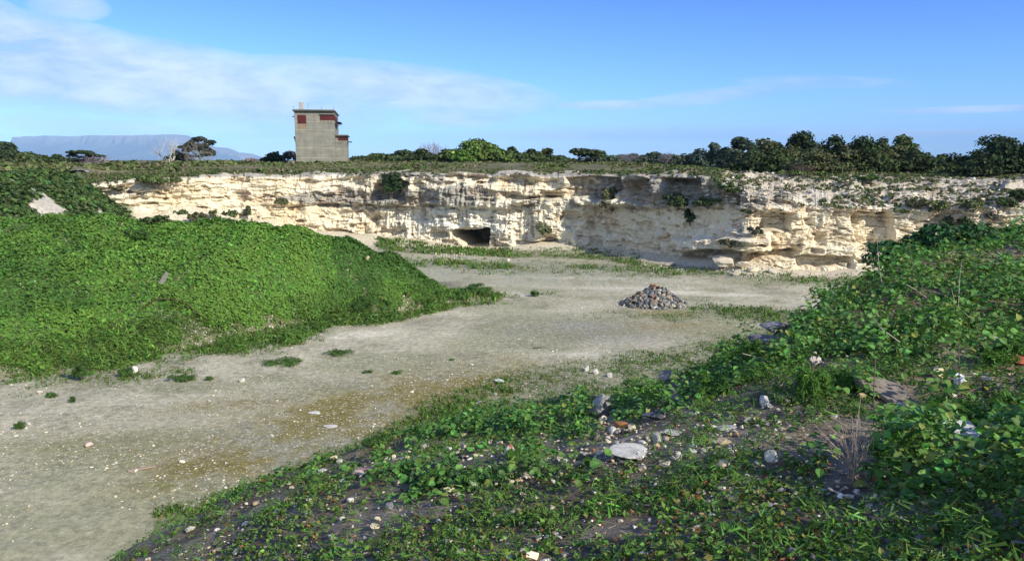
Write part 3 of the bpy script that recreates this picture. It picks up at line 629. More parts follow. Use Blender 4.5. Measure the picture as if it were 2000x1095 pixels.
# ------------------------------------------------------------------ concrete lookout building
def concrete(name, col, rust=None):
    m = bpy.data.materials.new(name); m.use_nodes = True; N = m.node_tree.nodes; L = m.node_tree.links; b = N['Principled BSDF']; b.inputs['Roughness'].default_value = .9
    g = N.new('ShaderNodeTexCoord'); mp = N.new('ShaderNodeMapping'); mp.inputs['Scale'].default_value = (.35, .35, 1.6); L.new(g.outputs['Object'], mp.inputs[0])
    n = N.new('ShaderNodeTexNoise'); n.inputs['Scale'].default_value = 1.3; n.inputs['Detail'].default_value = 8; n.inputs['Roughness'].default_value = .7; L.new(mp.outputs[0], n.inputs[0])
    mp2 = N.new('ShaderNodeMapping'); mp2.inputs['Scale'].default_value = (1.1, 1.1, .35); L.new(g.outputs['Object'], mp2.inputs[0])
    n2 = N.new('ShaderNodeTexNoise'); n2.inputs['Scale'].default_value = 1.6; n2.inputs['Detail'].default_value = 5; L.new(mp2.outputs[0], n2.inputs[0])
    cr = N.new('ShaderNodeValToRGB'); L.new(n.outputs[0], cr.inputs[0]); e = cr.color_ramp.elements
    e[0].position = .3; e[0].color = (*[c * .72 for c in col], 1); e[1].position = .7; e[1].color = (*[min(1, c * 1.28) for c in col], 1)
    mx = N.new('ShaderNodeMix'); mx.data_type = 'RGBA'; mx.blend_type = 'MULTIPLY'; mx.inputs[0].default_value = .6; L.new(cr.outputs[0], mx.inputs[6])
    c2 = N.new('ShaderNodeValToRGB'); L.new(n2.outputs[0], c2.inputs[0]); c2.color_ramp.elements[0].position = .35; c2.color_ramp.elements[0].color = (.72, .70, .68, 1); c2.color_ramp.elements[1].position = .6; c2.color_ramp.elements[1].color = (1, 1, 1, 1)
    L.new(c2.outputs[0], mx.inputs[7]); L.new(mx.outputs[2], b.inputs['Base Color'])
    bp = N.new('ShaderNodeBump'); bp.inputs['Strength'].default_value = .5; bp.inputs['Distance'].default_value = .03; L.new(n.outputs[0], bp.inputs['Height']); L.new(bp.outputs[0], b.inputs['Normal'])
    return m
M_CONC = concrete('weathered_concrete', (.225, .22, .185)); M_CONCD = concrete('dark_mossy_concrete', (.075, .075, .06)); M_CONCP = concrete('pale_band_concrete', (.36, .34, .26))
M_RED = concrete('rusty_red_sheet', (.085, .010, .009)); M_RUST = concrete('rust_stain', (.26, .17, .09)); M_DARK = concrete('dark_steel', (.03, .022, .022)); M_CHIM = concrete('pale_render', (.36, .35, .30))
def box_mesh(name, x0, x1, y0, y1, z0, z1, m, bev=.015, parent=None):
    bm = bmesh.new(); bmesh.ops.create_cube(bm, size=1)
    for v in bm.verts: v.co = Vector(((x0 + x1) / 2 + v.co.x * (x1 - x0), (y0 + y1) / 2 + v.co.y * (y1 - y0), (z0 + z1) / 2 + v.co.z * (z1 - z0)))
    if bev: bmesh.ops.bevel(bm, geom=bm.edges[:], offset=bev, segments=1, affect='EDGES')
    me = bpy.data.meshes.new(name); bm.to_mesh(me); bm.free(); me.materials.append(m)
    return obj(name, me, parent)
def poly_mesh(name, verts, faces, m, parent=None):
    me = bpy.data.meshes.new(name); me.from_pydata(verts, [], faces); me.update(); me.materials.append(m); return obj(name, me, parent)
def rod(name, p0, p1, r, m, parent):
    V, Fa, _ = tubes([[*p0, *p1, r, r]], (0, 0, 0), 6); V2 = V.tolist(); F2 = Fa.tolist() + [list(range(6)), list(range(6, 12))]
    return poly_mesh(name, V2, F2, m, parent)
def build_lookout():
    Y0 = 100.0; sc = (Y0 * CP) / F
    c = P(656, 318, Y0); zg = 8.70
    root = obj('lookout_building', None, loc=(c[0], Y0, zg), rot=(0, 0, math.radians(9.8)), label='derelict grey concrete lookout building with rusty red shutters standing on the cliff top', cat='building')
    # local frame: x to the right along the front, y back, origin at the front right corner; px -> metres
    k = 100.0 * CP / F
    H = (318 - 221) * k; Wd = 75 * k * 1.0; Dp = 10.0; g = -.7
    def Zp(py): return (318 - py) * k
    def Xp(px): return (px - 656) * k
    box_mesh('main_wall', -Wd, 0, 0, Dp, g, H, M_CONC, .02, root)
    for py, dd in ((256, .018), (290, .012), (239.6, .01), (309, .014)):                     # pale pour lines of the concrete lifts
        box_mesh('pour_line', -Wd + .03, -.03, -dd, .05, Zp(py) - .035, Zp(py) + .03, M_CONCP, 0, root)
    # roof slab with rough dark edge and a thin pale topping
    box_mesh('roof_slab', -Wd - .2, .16, -.32, Dp + .2, H + .02, H + .17, M_CONCD, .03, root)
    box_mesh('roof_topping', -Wd - .1, .08, -.22, Dp + .1, H + .172, H + .26, M_CONC, .03, root)
    for i in range(15):                                                                 # joist ends under the front overhang
        x = -Wd + .1 + i * (Wd - .15) / 14; box_mesh('joist_end', x - .05, x + .05, -.26, -.005, H - .08, H + .018, M_CONCD, .01, root)
    for i in range(18):
        y = .15 + i * .5; box_mesh('joist_end', .004, .12, y - .05, y + .05, H - .08, H + .018, M_CONCD, .01, root)
    # chimney
    cx = Xp(594); V = []; rng = random.Random(4)
    box_mesh('chimney', cx - .24, cx + .24, .5, .98, H + .262, Zp(202.5), M_CHIM, .05, root)
    # red shutter with rust streaks
    sh = obj('window', None, root); box_mesh('shutter', Xp(587), Xp(603), -.06, .02, Zp(243.5), Zp(227.5), M_RED, .01, sh)
    for px in (590.9, 595, 599): box_mesh('shutter_rib', Xp(px) - .02, Xp(px) + .02, -.085, -.062, Zp(243), Zp(228), M_RED, .005, sh)
    for px, l, wd in ((587.5, 13, .05), (590, 7, .04), (592.5, 12, .06), (595.5, 9, .05), (598, 12, .05), (601, 8, .06), (603, 14, .04)):
        box_mesh('rust_streak', Xp(px) - wd, Xp(px) + wd, -.004, .01, Zp(243.8 + l), Zp(243.8), M_RUST, 0, sh)
    # corner window band, wrapping round the right hand side
    wb = obj('window', None, root)
    box_mesh('shutter', Xp(629), .05, -.05, .02, Zp(237), Zp(228), M_RED, .01, wb); box_mesh('shutter', .003, .05, .023, 6.5, Zp(237), Zp(228), M_RED, .01, wb)
    box_mesh('lintel', Xp(628), .1, -.12, -.003, Zp(227.8), Zp(226), M_DARK, .01, wb)
    box_mesh('awning', .06, .75, .3, 6.3, Zp(240.5), Zp(239.7), M_DARK, .01, root)
    for i, px in enumerate((631, 637.5, 644, 650.5)):
        rod('bracket', (Xp(px), -.01, Zp(239)), (Xp(px) + .03, -.48, Zp(239.5)), .025, M_DARK, root)
        box_mesh('bracket_foot', Xp(px) - .05, Xp(px) + .05, -.05, .01, Zp(240), Zp(238), M_RUST, .005, root)
    for i in range(4): rod('awning_strut', (.0, .6 + i * 1.7, Zp(246)), (.7, .6 + i * 1.7, Zp(240.5)), .025, M_DARK, root)
    # left side: sill stub and hanging flap
    box_mesh('sill_stub', -Wd - .3, -Wd - .003, .6, 2.2, Zp(230.3), Zp(229.3), M_DARK, .01, root)
    poly_mesh('loose_flap', [(-Wd - .003, .5, Zp(268)), (-Wd - .22, .5, Zp(268)), (-Wd - .22, .5, Zp(270)), (-Wd - .05, .5, Zp(280)), (-Wd - .003, .5, Zp(280)),
                             (-Wd - .003, 1.6, Zp(268)), (-Wd - .22, 1.6, Zp(268)), (-Wd - .22, 1.6, Zp(270)), (-Wd - .05, 1.6, Zp(280)), (-Wd - .003, 1.6, Zp(280))],
              [(0, 1, 2, 3, 4), (9, 8, 7, 6, 5), (0, 5, 6, 1), (1, 6, 7, 2), (2, 7, 8, 3), (3, 8, 9, 4)], M_DARK, root)
    # roof rods
    for px, hh, y in ((579.8, 8, .1), (606, 14, 1.0), (632, 7, .3), (654.5, 8, .2)): rod('roof_rod', (Xp(px), y, H + .2), (Xp(px) + .01, y, H + .2 + hh * k), .018, M_DARK, root)
    # lower right block
    lx1 = Xp(678.5); lH = Zp(267.5); y0 = .9; y1 = 5.2
    box_mesh('annex_wall', .003, lx1, y0, y1, g, lH, M_CONC, .02, root)
    box_mesh('annex_roof', -.02 + .024, lx1 + .22, y0 - .3, y1 + .2, lH + .02, lH + .14, M_CONCD, .03, root)
    box_mesh('annex_roof_edge', .02, lx1 + .12, y0 - .2, y1 + .1, lH + .142, lH + .24, M_CONC, .03, root)
    for i in range(5):
        x = .12 + i * (lx1 - .1) / 4; box_mesh('joist_end', x - .04, x + .04, y0 - .24, y0 - .003, lH - .06, lH + .018, M_CONCD, .01, root)
    aw = obj('window', None, root)
    box_mesh('shutter', Xp(661.5), lx1 + .03, y0 - .05, y0 + .02, Zp(275), Zp(268.8), M_RED, .01, aw); box_mesh('shutter', lx1 + .003, lx1 + .04, y0 + .023, y1 - .5, Zp(275), Zp(268.8), M_RED, .01, aw)
    box_mesh('awning', lx1 + .05, lx1 + .55, y0 + .1, y1 - .6, Zp(278), Zp(277), M_DARK, .01, root)
    for px in (664, 669.5): rod('bracket', (Xp(px), y0 - .01, Zp(276.5)), (Xp(px) + .03, y0 - .42, Zp(277)), .022, M_DARK, root)
    for py in (292, 309): box_mesh('pour_line', .03, lx1 - .03, y0 - .014, y0 + .03, Zp(py) - .03, Zp(py) + .03, M_CONCP, 0, root)
build_lookout()

# ------------------------------------------------------------------ trees on the skyline
G_DK = (.035, .055, .02); G_MD = (.055, .08, .025); G_BR = (.088, .14, .03); G_OL = (.075, .085, .035); G_BL = (.05, .07, .045); G_GY = (.14, .125, .12)
rr_ = lambda a, b: random.uniform(a, b)
TREES = [
 (-2, 334, 66, 58, 90, 'dense', 'dark round-headed tree cut by the left edge of the view', G_DK),
 (38, 334, 74, 38, 90, 'wide', 'low dome of dark green scrub tree beside the tree at the left edge', G_MD),
 (100, 333, 60, 31, 100, 'flat', 'small flat-topped dark tree in front of the left foot of the mountain', G_DK),
 (163, 332, 52, 39, 98, 'flat', 'windswept flat-topped tree with a bare grey tree at its right', G_DK),
 (218, 326, 11, 11, 92, 'round', 'tiny round bush standing alone on the ridge below the mountain', G_DK),
 (388, 316, 48, 56, 95, 'flat', 'tiered dark conifer with layered branches beside the dead white tree', (.05, .055, .035)),
 (350, 318, 34, 25, 97, 'dense', 'low dark bush at the foot of the dead white tree', G_DK),
 (536, 319, 28, 23, 112, 'dense', 'small dark round bush left of the lookout building', G_DK),
 (567, 319, 34, 26, 116, 'open', 'grey-green bush half hidden behind the left side of the lookout building', G_GY),
 (488, 317, 34, 8, 125, 'wide', 'low grey scrub on the skyline by the right end of the mountain', G_GY),
 (700, 320, 50, 12, 116, 'wide', 'very low bush just right of the lookout building', G_OL),
 (738, 319, 60, 20, 118, 'wide', 'low dark bush, second to the right of the lookout building', G_MD),
 (790, 320, 58, 28, 115, 'dense', 'dark green bush left of the purple-grey bare thicket', G_DK),
 (826, 321, 44, 30, 108, 'dense', 'dark bush in front of the purple-grey bare thicket', G_DK),
 (870, 321, 40, 30, 108, 'dense', 'dark bush between the bare thicket and the bright green tree', G_MD),
 (928, 320, 74, 50, 106, 'dense', 'tallest bright yellow-green tree behind the middle of the cliff', G_BR),
 (905, 320, 34, 28, 103, 'round', 'small bright green bush at the left foot of the yellow-green tree', (.10, .19, .03)),
 (967, 320, 44, 38, 108, 'dense', 'mid-green tree directly right of the tallest yellow-green tree', (.08, .125, .03)),
 (1000, 319, 46, 33, 112, 'dense', 'dull green tree between the mid-green tree and the dark row', G_MD),
 (1036, 318, 44, 27, 114, 'dense', 'dark bush, left one of the pair above the middle of the plateau', G_DK),
 (1066, 318, 40, 30, 114, 'open', 'dark bush with thin grey branches, right one of the pair on the plateau', G_MD),
 (1128, 319, 74, 37, 112, 'open', 'open-crowned dark tree standing apart with sky showing under it', G_DK),
 (1170, 319, 34, 20, 116, 'round', 'small bush at the right foot of the open-crowned dark tree', G_BL),
 (1202, 319, 40, 16, 128, 'wide', 'low blue-green bush right of the open-crowned tree', G_BL),
 (1238, 319, 40, 20, 130, 'dense', 'hazy grey-green bush, second right of the open-crowned tree', G_BL),
 (1275, 319, 44, 23, 130, 'dense', 'hazy grey-green bush in the middle of the low far row', (.065, .085, .05)),
 (1314, 319, 40, 18, 128, 'wide', 'low hazy bush at the right end of the far row', G_BL),
 (1352, 320, 34, 22, 118, 'dense', 'small bush left of the pale blue-green tree', G_BL),
 (1388, 321, 56, 42, 116, 'dense', 'pale blue-green tree at the left end of the big dark grove', (.055, .085, .06)),
 (1445, 322, 60, 58, 108, 'open', 'tall blue-green tree with gaps, second tree of the big grove from the left', (.045, .07, .045)),
 (1430, 326, 46, 34, 100, 'dense', 'shorter bush in front of the tall blue-green tree', G_BL),
 (1492, 332, 70, 64, 94, 'dense', 'dark tree with greyish top, third of the big grove from the left', G_OL),
 (1520, 342, 70, 50, 84, 'wide', 'spreading green bush low at the front of the big grove', G_MD),
 (1566, 338, 66, 83, 90, 'dense', 'tallest dark tree of the big grove on the right', G_DK),
 (1590, 346, 80, 52, 80, 'wide', 'wide olive bush below the tallest tree of the grove', G_OL),
 (1622, 340, 60, 76, 90, 'dense', 'dark tree just right of the tallest tree of the grove', G_DK),
 (1672, 340, 70, 76, 88, 'dense', 'broad dark tree in the middle of the big grove', (.03, .05, .018)),
 (1716, 338, 50, 70, 90, 'dense', 'dark tree right of the broad middle tree of the grove', G_DK),
 (1752, 336, 66, 72, 92, 'dense', 'right-hand tall dark tree of the big grove with a bare grey side', G_MD),
 (1800, 338, 60, 40, 90, 'dense', 'low bush sloping away at the right end of the grove', G_MD),
 (1842, 340, 56, 40, 92, 'dense', 'green bush in the dip between the grove and the far right tree', G_MD),
 (1874, 342, 36, 36, 92, 'round', 'small dark round tree against the sky in the dip', G_DK),
 (1958, 356, 118, 94, 76, 'dense', 'big dark tree filling the right end of the skyline', (.03, .05, .02)),
 (2020, 352, 90, 80, 78, 'dense', 'dark tree cut by the right edge of the view', G_DK),
 (1912, 358, 50, 50, 74, 'wide', 'dark low bush at the left foot of the big right-hand tree', G_DK)]
FILL = [(x, 320, rr_(46, 70), rr_(14, 24), rr_(109, 120), 'dense', 'low dark bush of the row right of the lookout building', G_DK if i % 2 else G_MD, 'bushes of the row right of the lookout') for i, x in enumerate(range(705, 1092, 24))] + \
       [(x, 319, rr_(40, 60), rr_(12, 20), rr_(122, 134), 'wide', 'low hazy grey-green bush of the far row', G_BL, 'bushes of the hazy far row') for x in range(1165, 1370, 24)] + \
       [(x, 342, rr_(70, 95), rr_(56, 74) * (.8 if x < 1530 else 1), rr_(84, 93), 'dense', 'dark bush low in front of the big grove', [G_DK, G_MD, G_OL][i % 3], 'understorey bushes of the grove') for i, x in enumerate(range(1470, 1800, 34))] + \
       [(x, 345, rr_(50, 70), rr_(30, 44), rr_(82, 90), 'dense', 'green bush in the hollow right of the grove', G_MD, 'bushes in the hollow at the right') for x in range(1800, 1850, 30)]
ORD = ['first', 'second', 'third', 'fourth', 'fifth', 'sixth', 'seventh', 'eighth', 'ninth', 'tenth', 'eleventh', 'twelfth', 'thirteenth', 'fourteenth', 'fifteenth', 'sixteenth', 'seventeenth', 'eighteenth']
seen_ = {}
for t in FILL: seen_[t[8]] = seen_.get(t[8], -1) + 1; tree(*t[:6], label=t[6] + ', ' + ORD[seen_[t[8]]] + ' from the left', base=t[7], group=t[8], name='rim_bush', cat='bush', n=1500)
for t in TREES: tree(*t[:6], label=t[6], base=t[7])
bare_tree(330, 318, 66, 54, 94, 'dead white branching tree standing before the right end of the mountain', (.52, .49, .45), r0=.09, depth=5, nb=3, n0=5, spread=.55)
bare_tree(388, 317, 66, 50, 93.5, 'grey leafless tree tangled with the tiered dark conifer', (.25, .235, .21), r0=.06, depth=6, nb=3, n0=9)
bare_tree(188, 332, 76, 32, 94, 'bare purple-grey tree right of the flat-topped windswept tree', (.24, .20, .22), r0=.04, depth=5, nb=3, n0=7, spread=.7)
bare_tree(138, 332, 34, 20, 97.5, 'low bare grey bush between the two flat-topped trees', (.22, .19, .20), r0=.03, depth=5, n0=7, spread=.7)
bare_tree(274, 322, 26, 15, 92, 'tiny dead shrub alone on the ridge in front of the mountain', (.22, .19, .18), r0=.03, depth=4, n0=4, spread=.7, name='dead_shrub', cat='shrub')
bare_tree(848, 320, 92, 50, 112, 'wide purple-grey bare thicket rising behind dark bushes', (.26, .22, .25), r0=.05, depth=5, nb=3, n0=16, spread=.55, name='bare_thicket', cat='thicket')
bare_tree(1225, 319, 50, 22, 124, 'small bare grey thicket in the hazy far row', (.24, .21, .24), r0=.04, depth=5, nb=3, n0=9, name='bare_thicket', cat='thicket')
bare_tree(1302, 319, 44, 24, 124, 'bare grey bush rising above the right part of the far row', (.24, .21, .24), r0=.04, depth=5, nb=3, n0=9, name='bare_thicket', cat='thicket')
bare_tree(1592, 330, 36, 58, 86, 'grey leafless tree wedged in front of the tallest grove tree', (.20, .17, .18), r0=.04, depth=5, nb=3, n0=7, spread=.4)
bare_tree(1785, 334, 30, 56, 90, 'grey leafless side of branches at the right end of the grove', (.22, .20, .19), r0=.04, depth=5, nb=3, n0=7, spread=.4)
bare_tree(1560, 352, 70, 34, 76, 'brown twiggy bush in the shade below the dark grove', (.13, .085, .07), r0=.03, depth=5, nb=3, n0=9, spread=.6, name='bare_thicket', cat='thicket')

# ------------------------------------------------------------------ where a sight line meets the rocky face, the ground or the plateau
CPX, CPY = proj(CX, CY, CZ)
def on_cliff(px, py):
    d = (CPX - px) ** 2 + (CPY - py) ** 2; near = d < d.min() + 6; yy = np.where(near, CY, 1e9); i = np.unravel_index(np.argmin(yy), yy.shape)
    return np.array([CX[i], CY[i], CZ[i]])
GPX, GPY = proj(GX, GY, GZ); GOK = GY > 2.5
def on_ground(px, py, tol=9):
    d = np.where(GOK, (GPX - px) ** 2 + (GPY - py) ** 2, 1e9); near = d < d.min() + tol; yy = np.where(near, GY, 1e9); i = np.unravel_index(np.argmin(yy), yy.shape)
    return np.array([GX[i], GY[i], GZ[i]])
def bush_mesh(name, rng, n, base, size, mat=M_CROWN, droop=False, dv=.35, flat=.0):
    blobs = [[rng.uniform(-.45, .45), rng.uniform(-.3, .3), rng.uniform(.3, .62), rng.uniform(.25, .42), .35, rng.uniform(.24, .38)] for _ in range(5)] + [[0, 0, .35, .42, .4, .38]]
    pv, pf, Mt, s, p, col = crown_geo(blobs, n, size, base, rng, dv=dv)
    V, Fa, cc = stamp(pv, pf, Mt, s, p, col); return V, Fa, cc
def shrub(px, pyb, w, h, label, base=G_MD, name='cliff_shrub', cat='shrub', where='cliff', n=None, mat=None, group=None, size=None, leaf='quad', twigs=True):
    rng = np.random.default_rng(int(px * 11 + pyb * 3 + w)); p = np.array(where) if not isinstance(where, str) else on_cliff(px, pyb) if where == 'cliff' else on_ground(px, pyb)
    if not isinstance(where, str): where = 'free'
    if where == 'cliff':
        g = on_ground(px, pyb); gx, gy = proj(*g)
        if g[1] < p[1] and abs(gy - pyb) < 4: p = g
        p = p - np.array([0, .3 * w * p[1] / F, 0]); w *= 1.3; h *= 1.15
    sc = (p[1] * CP + (CAMZ - p[2]) * SP) / F; W, H = w * sc, h * sc
    o = obj(name, None, loc=p - np.array([0, -.05, .04]), label=label, cat=cat, group=group)
    n = n or int(np.clip(w * h * 1.6, 140, 4200)); ls = size or np.clip(2.6 * sc, .02, .2)
    V, Fa, cc = bush_mesh(name, rng, n, base, 1.0)
    # rebuild with real leaf size: positions scaled, leaves kept small
    blobs = [[rng.uniform(-.38, .38) * W, rng.uniform(-.3, .3) * W, rng.uniform(.25, .68) * H, rng.uniform(.12, .24) * W, W * .22, rng.uniform(.18, .32) * H] for _ in range(9)] + [[rng.uniform(-.12, .12) * W, 0, .3 * H, .36 * W, .34 * W, .3 * H]]
    pv, pf, Mt, s, q, col = crown_geo(blobs, n, ls, base, rng)
    if leaf == 'fern':
        pv, pf = TRI_V * np.array([.32, 2.0, 1]), TRI_F
    V, Fa, cc = stamp(pv, pf, Mt, s, q, col); V[:, 2] = np.maximum(V[:, 2], -.02 if where != 'cliff' else -H * .3)
    obj('foliage', mesh_np('foliage', V, Fa, cc, mat or M_CROWN), parent=o)
    tips = [[b[0], b[1], b[2] + b[5] * .3] for b in blobs]
    V, Fa, cc = tubes(limb_segs([0, 0, -.03], tips, max(.006, .03 * W * .5), rng), BARK, 3)
    obj('stem', mesh_np('stem', V, Fa, cc, M_TWIG), parent=o)
    return o
OLV = (.10, .12, .05)
SHR = [
 (768, 384, 42, 48, 'dense dark green bush hanging in a cleft near the cliff top', (.03, .06, .022)),
 (316, 359, 62, 20, 'low dark green bush spread along the cliff edge at far left', (.07, .10, .03)),
 (294, 436, 24, 16, 'leftmost rounded bush on the pale sand slope under the cliff', (.06, .09, .03)),
 (319, 436, 23, 17, 'second rounded bush from the left on the pale sand slope', (.06, .09, .03)),
 (352, 434, 28, 24, 'tallest rounded bush of the row on the sand ledge', (.075, .095, .04)),
 (380, 434, 18, 22, 'rounded bush right beside the tallest one on the sand ledge', (.08, .09, .045)),
 (399, 427, 16, 15, 'greyish rounded bush in the middle of the sand ledge row', (.11, .10, .06)),
 (417, 424, 13, 16, 'small bush above a brown stain on the sand ledge', (.08, .095, .04)),
 (440, 418, 12, 9, 'smallest bush of the sand ledge row', (.08, .10, .045)),
 (459, 421, 13, 16, 'narrow green bush on the ledge, second from the right end of the row', (.07, .10, .035)),
 (485, 428, 13, 25, 'tall narrow bush at the right end of the sand ledge row', (.08, .10, .045)),
 (551, 402, 22, 14, 'small green tuft on the ledge below the lookout building', OLV),
 (236, 372, 26, 12, 'brownish-green bush at the far left cliff edge', (.12, .11, .06)),
 (1192, 410, 44, 44, 'round olive-green bush on the ledge beside the shaded bay', (.115, .125, .05)),
 (1062, 459, 28, 24, 'small grey-green bush on the lower wall right of the cave', (.13, .15, .08)),
 (1322, 410, 46, 30, 'dark shrub on the shaded ledge inside the bay', (.05, .075, .03)),
 (1345, 442, 18, 34, 'dark narrow shrub trailing down the shaded wall of the bay', (.045, .07, .03)),
 (1380, 408, 38, 24, 'green shrub at the right end of the shaded ledge', (.07, .095, .035)),
 (1412, 372, 24, 14, 'small dark shrub on the grey rocks above the bay', (.05, .08, .03)),
 (1432, 380, 26, 14, 'second small shrub on the grey rocks above the bay, further right', (.07, .10, .035)),
 (1462, 415, 22, 10, 'flat green tuft on the white ledge at the top of the right wall', (.09, .12, .04)),
 (1530, 418, 32, 16, 'olive bush on the rim where the right wall starts', OLV),
 (1422, 482, 36, 18, 'brown-green bush on the low rock spur at the foot of the wall', (.08, .085, .05)),
 (1475, 460, 22, 18, 'grey-green tuft clinging to the grey rounded buttress', (.10, .11, .08)),
 (1765, 414, 16, 8, 'tiny green tuft on the rim of the right wall', (.09, .12, .04)),
 (1846, 454, 15, 34, 'narrow shrub hanging down the right wall, left of a similar wider one', (.055, .075, .04)),
 (1879, 452, 22, 30, 'wider green shrub hanging down the wall near the right', (.06, .09, .035)),
 (1828, 412, 46, 22, 'spreading shrub on the slope above the hanging pair', OLV),
 (1895, 412, 34, 30, 'dull green shrub on the rubble slope at right', OLV),
 (1785, 404, 34, 18, 'grey-green shrub on the slope over the deep shaded recess', (.10, .11, .06)),
 (1960, 400, 30, 18, 'green shrub on the slope near the right edge', (.07, .10, .035)),
 (1936, 432, 26, 16, 'grey shrub low on the slope near the right edge', (.13, .12, .09)),
 (1690, 352, 40, 12, 'bright green low shrub on the rim below the grove', (.07, .12, .03)),
 (1990, 392, 30, 22, 'dark green shrub touching the right edge above the wall', (.06, .09, .03))]
for s_ in SHR: shrub(*s_[:4], label=s_[4], base=s_[5])
# dry brown bush hanging over the sandstone
def dry_bush(px, pyb, w, h, label, col, n0=20, name='dry_bush'):
    rng = np.random.default_rng(int(px)); p = on_cliff(px, pyb); sc = (p[1] * CP + 1) / F; V, Fa, cc = branchy(rng, h * sc, .38, 5, 3, .02, .5, n0, col); ex = np.abs(V[:, 0]).max() * 2
    V[:, 0] *= w * sc / ex; V[:, 1] *= w * sc / ex; cc = cc * np.exp(rng.normal(0, .25, (len(cc) // 6, 1))).repeat(6, 0)
    obj(name, mesh_np(name, V, Fa, cc, M_TWIG), loc=p - np.array([0, .1, 0]), label=label, cat='bush')
dry_bush(478, 393, 34, 46, 'dry brown leafless bush hanging against the pale upper cliff', (.26, .18, .16), 26)
dry_bush(375, 438, 22, 18, 'grey-brown dry bush between the rounded bushes of the sand ledge', (.28, .22, .20), 16)
dry_bush(1700, 512, 26, 40, 'thin dry bush before the shaded recess at the foot of the right wall', (.30, .24, .18), 6)

GX2 = None
# ------------------------------------------------------------------ scrub masses (nobody could count them)
def tuft_field(name, pts, size, cols, label, k=7, mat=None, spread=.6, hgt=.7, lv=None, lf=None, up=.3):
    n = len(pts); m = n * k; i = np.repeat(np.arange(n), k); s = np.asarray(size); s = np.full(n, s) if s.ndim == 0 else s
    d = rvec(m); d[:, 2] = np.abs(d[:, 2]); p = pts[i] + d * (s[i] * spread)[:, None] * np.array([1, 1, hgt]) + np.array([0, 0, .02])
    nn = d + .8 * rvec(m) + np.array([0, 0, up]); Mt = frames(nn, R.random(m) * 6.28)
    V, Fa, cc = stamp(lv if lv is not None else QUAD_V, lf if lf is not None else QUAD_F, Mt, s[i] * (.32 + .3 * R.random(m)), p, cols[i] * np.exp(R.normal(0, .25, (m, 1))))
    return obj(name, mesh_np(name, V, Fa, cc, mat or M_CROWN), kind='stuff', label=label)
def plateau_scrub():
    n = 19000; px = R.uniform(-200, 2300, n); t = R.random(n) ** 1.5
    y = np.interp(px, rpx, rY0) - 1.6 + t * np.where(px < 1400, 46, 40); x = (px - 1000) / F * (y * CP + 1)
    z = plateau_at(x, y); nn = fbm(x * .22, y * .22, 101., o=4); keep = (nn + .42 - .35 * (t < .1)) > R.random(n) * .5
    pts = np.stack([x, y, z - .05], -1)[keep]; nn = nn[keep]
    c = lerp(np.full((len(pts), 3), 1.) * (.12, .14, .05), (.075, .115, .03), np.clip(.4 + nn, 0, 1)); c = np.where(R.random((len(pts), 1)) < .22, np.array([[.17, .145, .085]]), c)
    tuft_field('plateau_scrub', pts, R.uniform(.16, .42, len(pts)) * (1 + .7 * (pts[:, 0] / pts[:, 1] < -.36) + .5 * (nn > .35)), c, 'low green and straw scrub covering the flat top of the cliff', k=8, hgt=.75)
plateau_scrub()
def slope_scrub():
    # the soil slope above the right hand wall, and the broken rim elsewhere
    rr = R.integers(NW - 3, NW + NT, 14000); cc = R.integers(0, NS, 14000); x, y, z = CX[rr, cc], CY[rr, cc], CZ[rr, cc]; px, py = proj(x, y, z)
    g = np.where(px < 1420, .05 + .35 * ss(NW, NW + 20, rr), 0) + 1.1 * gauss(px, py, 1620, 370, 75, 26) + 1.2 * gauss(px, py, 1720, 365, 90, 14, -.15) + .7 * gauss(px, py, 1660, 395, 170, 9) + .7 * gauss(px, py, 1850, 385, 60, 20) + .9 * gauss(px, py, 1940, 385, 60, 24) + .35 * gauss(px, py, 1440, 350, 60, 14)
    g = g + .9 * ((px < 420) & (rr > NW + 3)) + .10 * (px > 1420) + .22 * (rr > NW + 26)
    nn = fbm(x * .5, y * .5, z * .5 + 105, o=3); keep = g * (.75 + 1.4 * nn) > R.random(len(x)); pts = np.stack([x, y - .05, z], -1)[keep]; nn = nn[keep]
    c = lerp(np.full((len(pts), 3), 1.) * (.12, .13, .055), (.06, .10, .028), np.clip(.4 + nn * 1.2, 0, 1)); c = np.where(R.random((len(pts), 1)) < .2, np.array([[.19, .15, .10]]), c)
    tuft_field('slope_scrub', pts, R.uniform(.18, .42, len(pts)), c, 'patchy green scrub on the broken slope above the quarry wall', k=8)
slope_scrub()
def bank_creeper():
    n = 9000; y = R.uniform(46, 80, n); e = R.uniform(-3, 12, n); x = side_crest(y) + e; z = hf(x, y)
    v = bank_veg(x, y); v = np.maximum(v, ss(2.5, .5, e)) * np.where(e > 4, ss(255, 225, 1000 + x / y * 1518), 1); keep = (v > R.random(n)) & (base_Y(x / y) > y + 1)
    pts = np.stack([x, y, z], -1)[keep]; c = vary((.06, .105, .028), len(pts), .25)
    tuft_field('bank_creeper', pts, R.uniform(.3, .6, len(pts)), c, 'dark green creeper hanging in strips down the pale bank on the left', k=8, hgt=.5, up=.8)
bank_creeper()
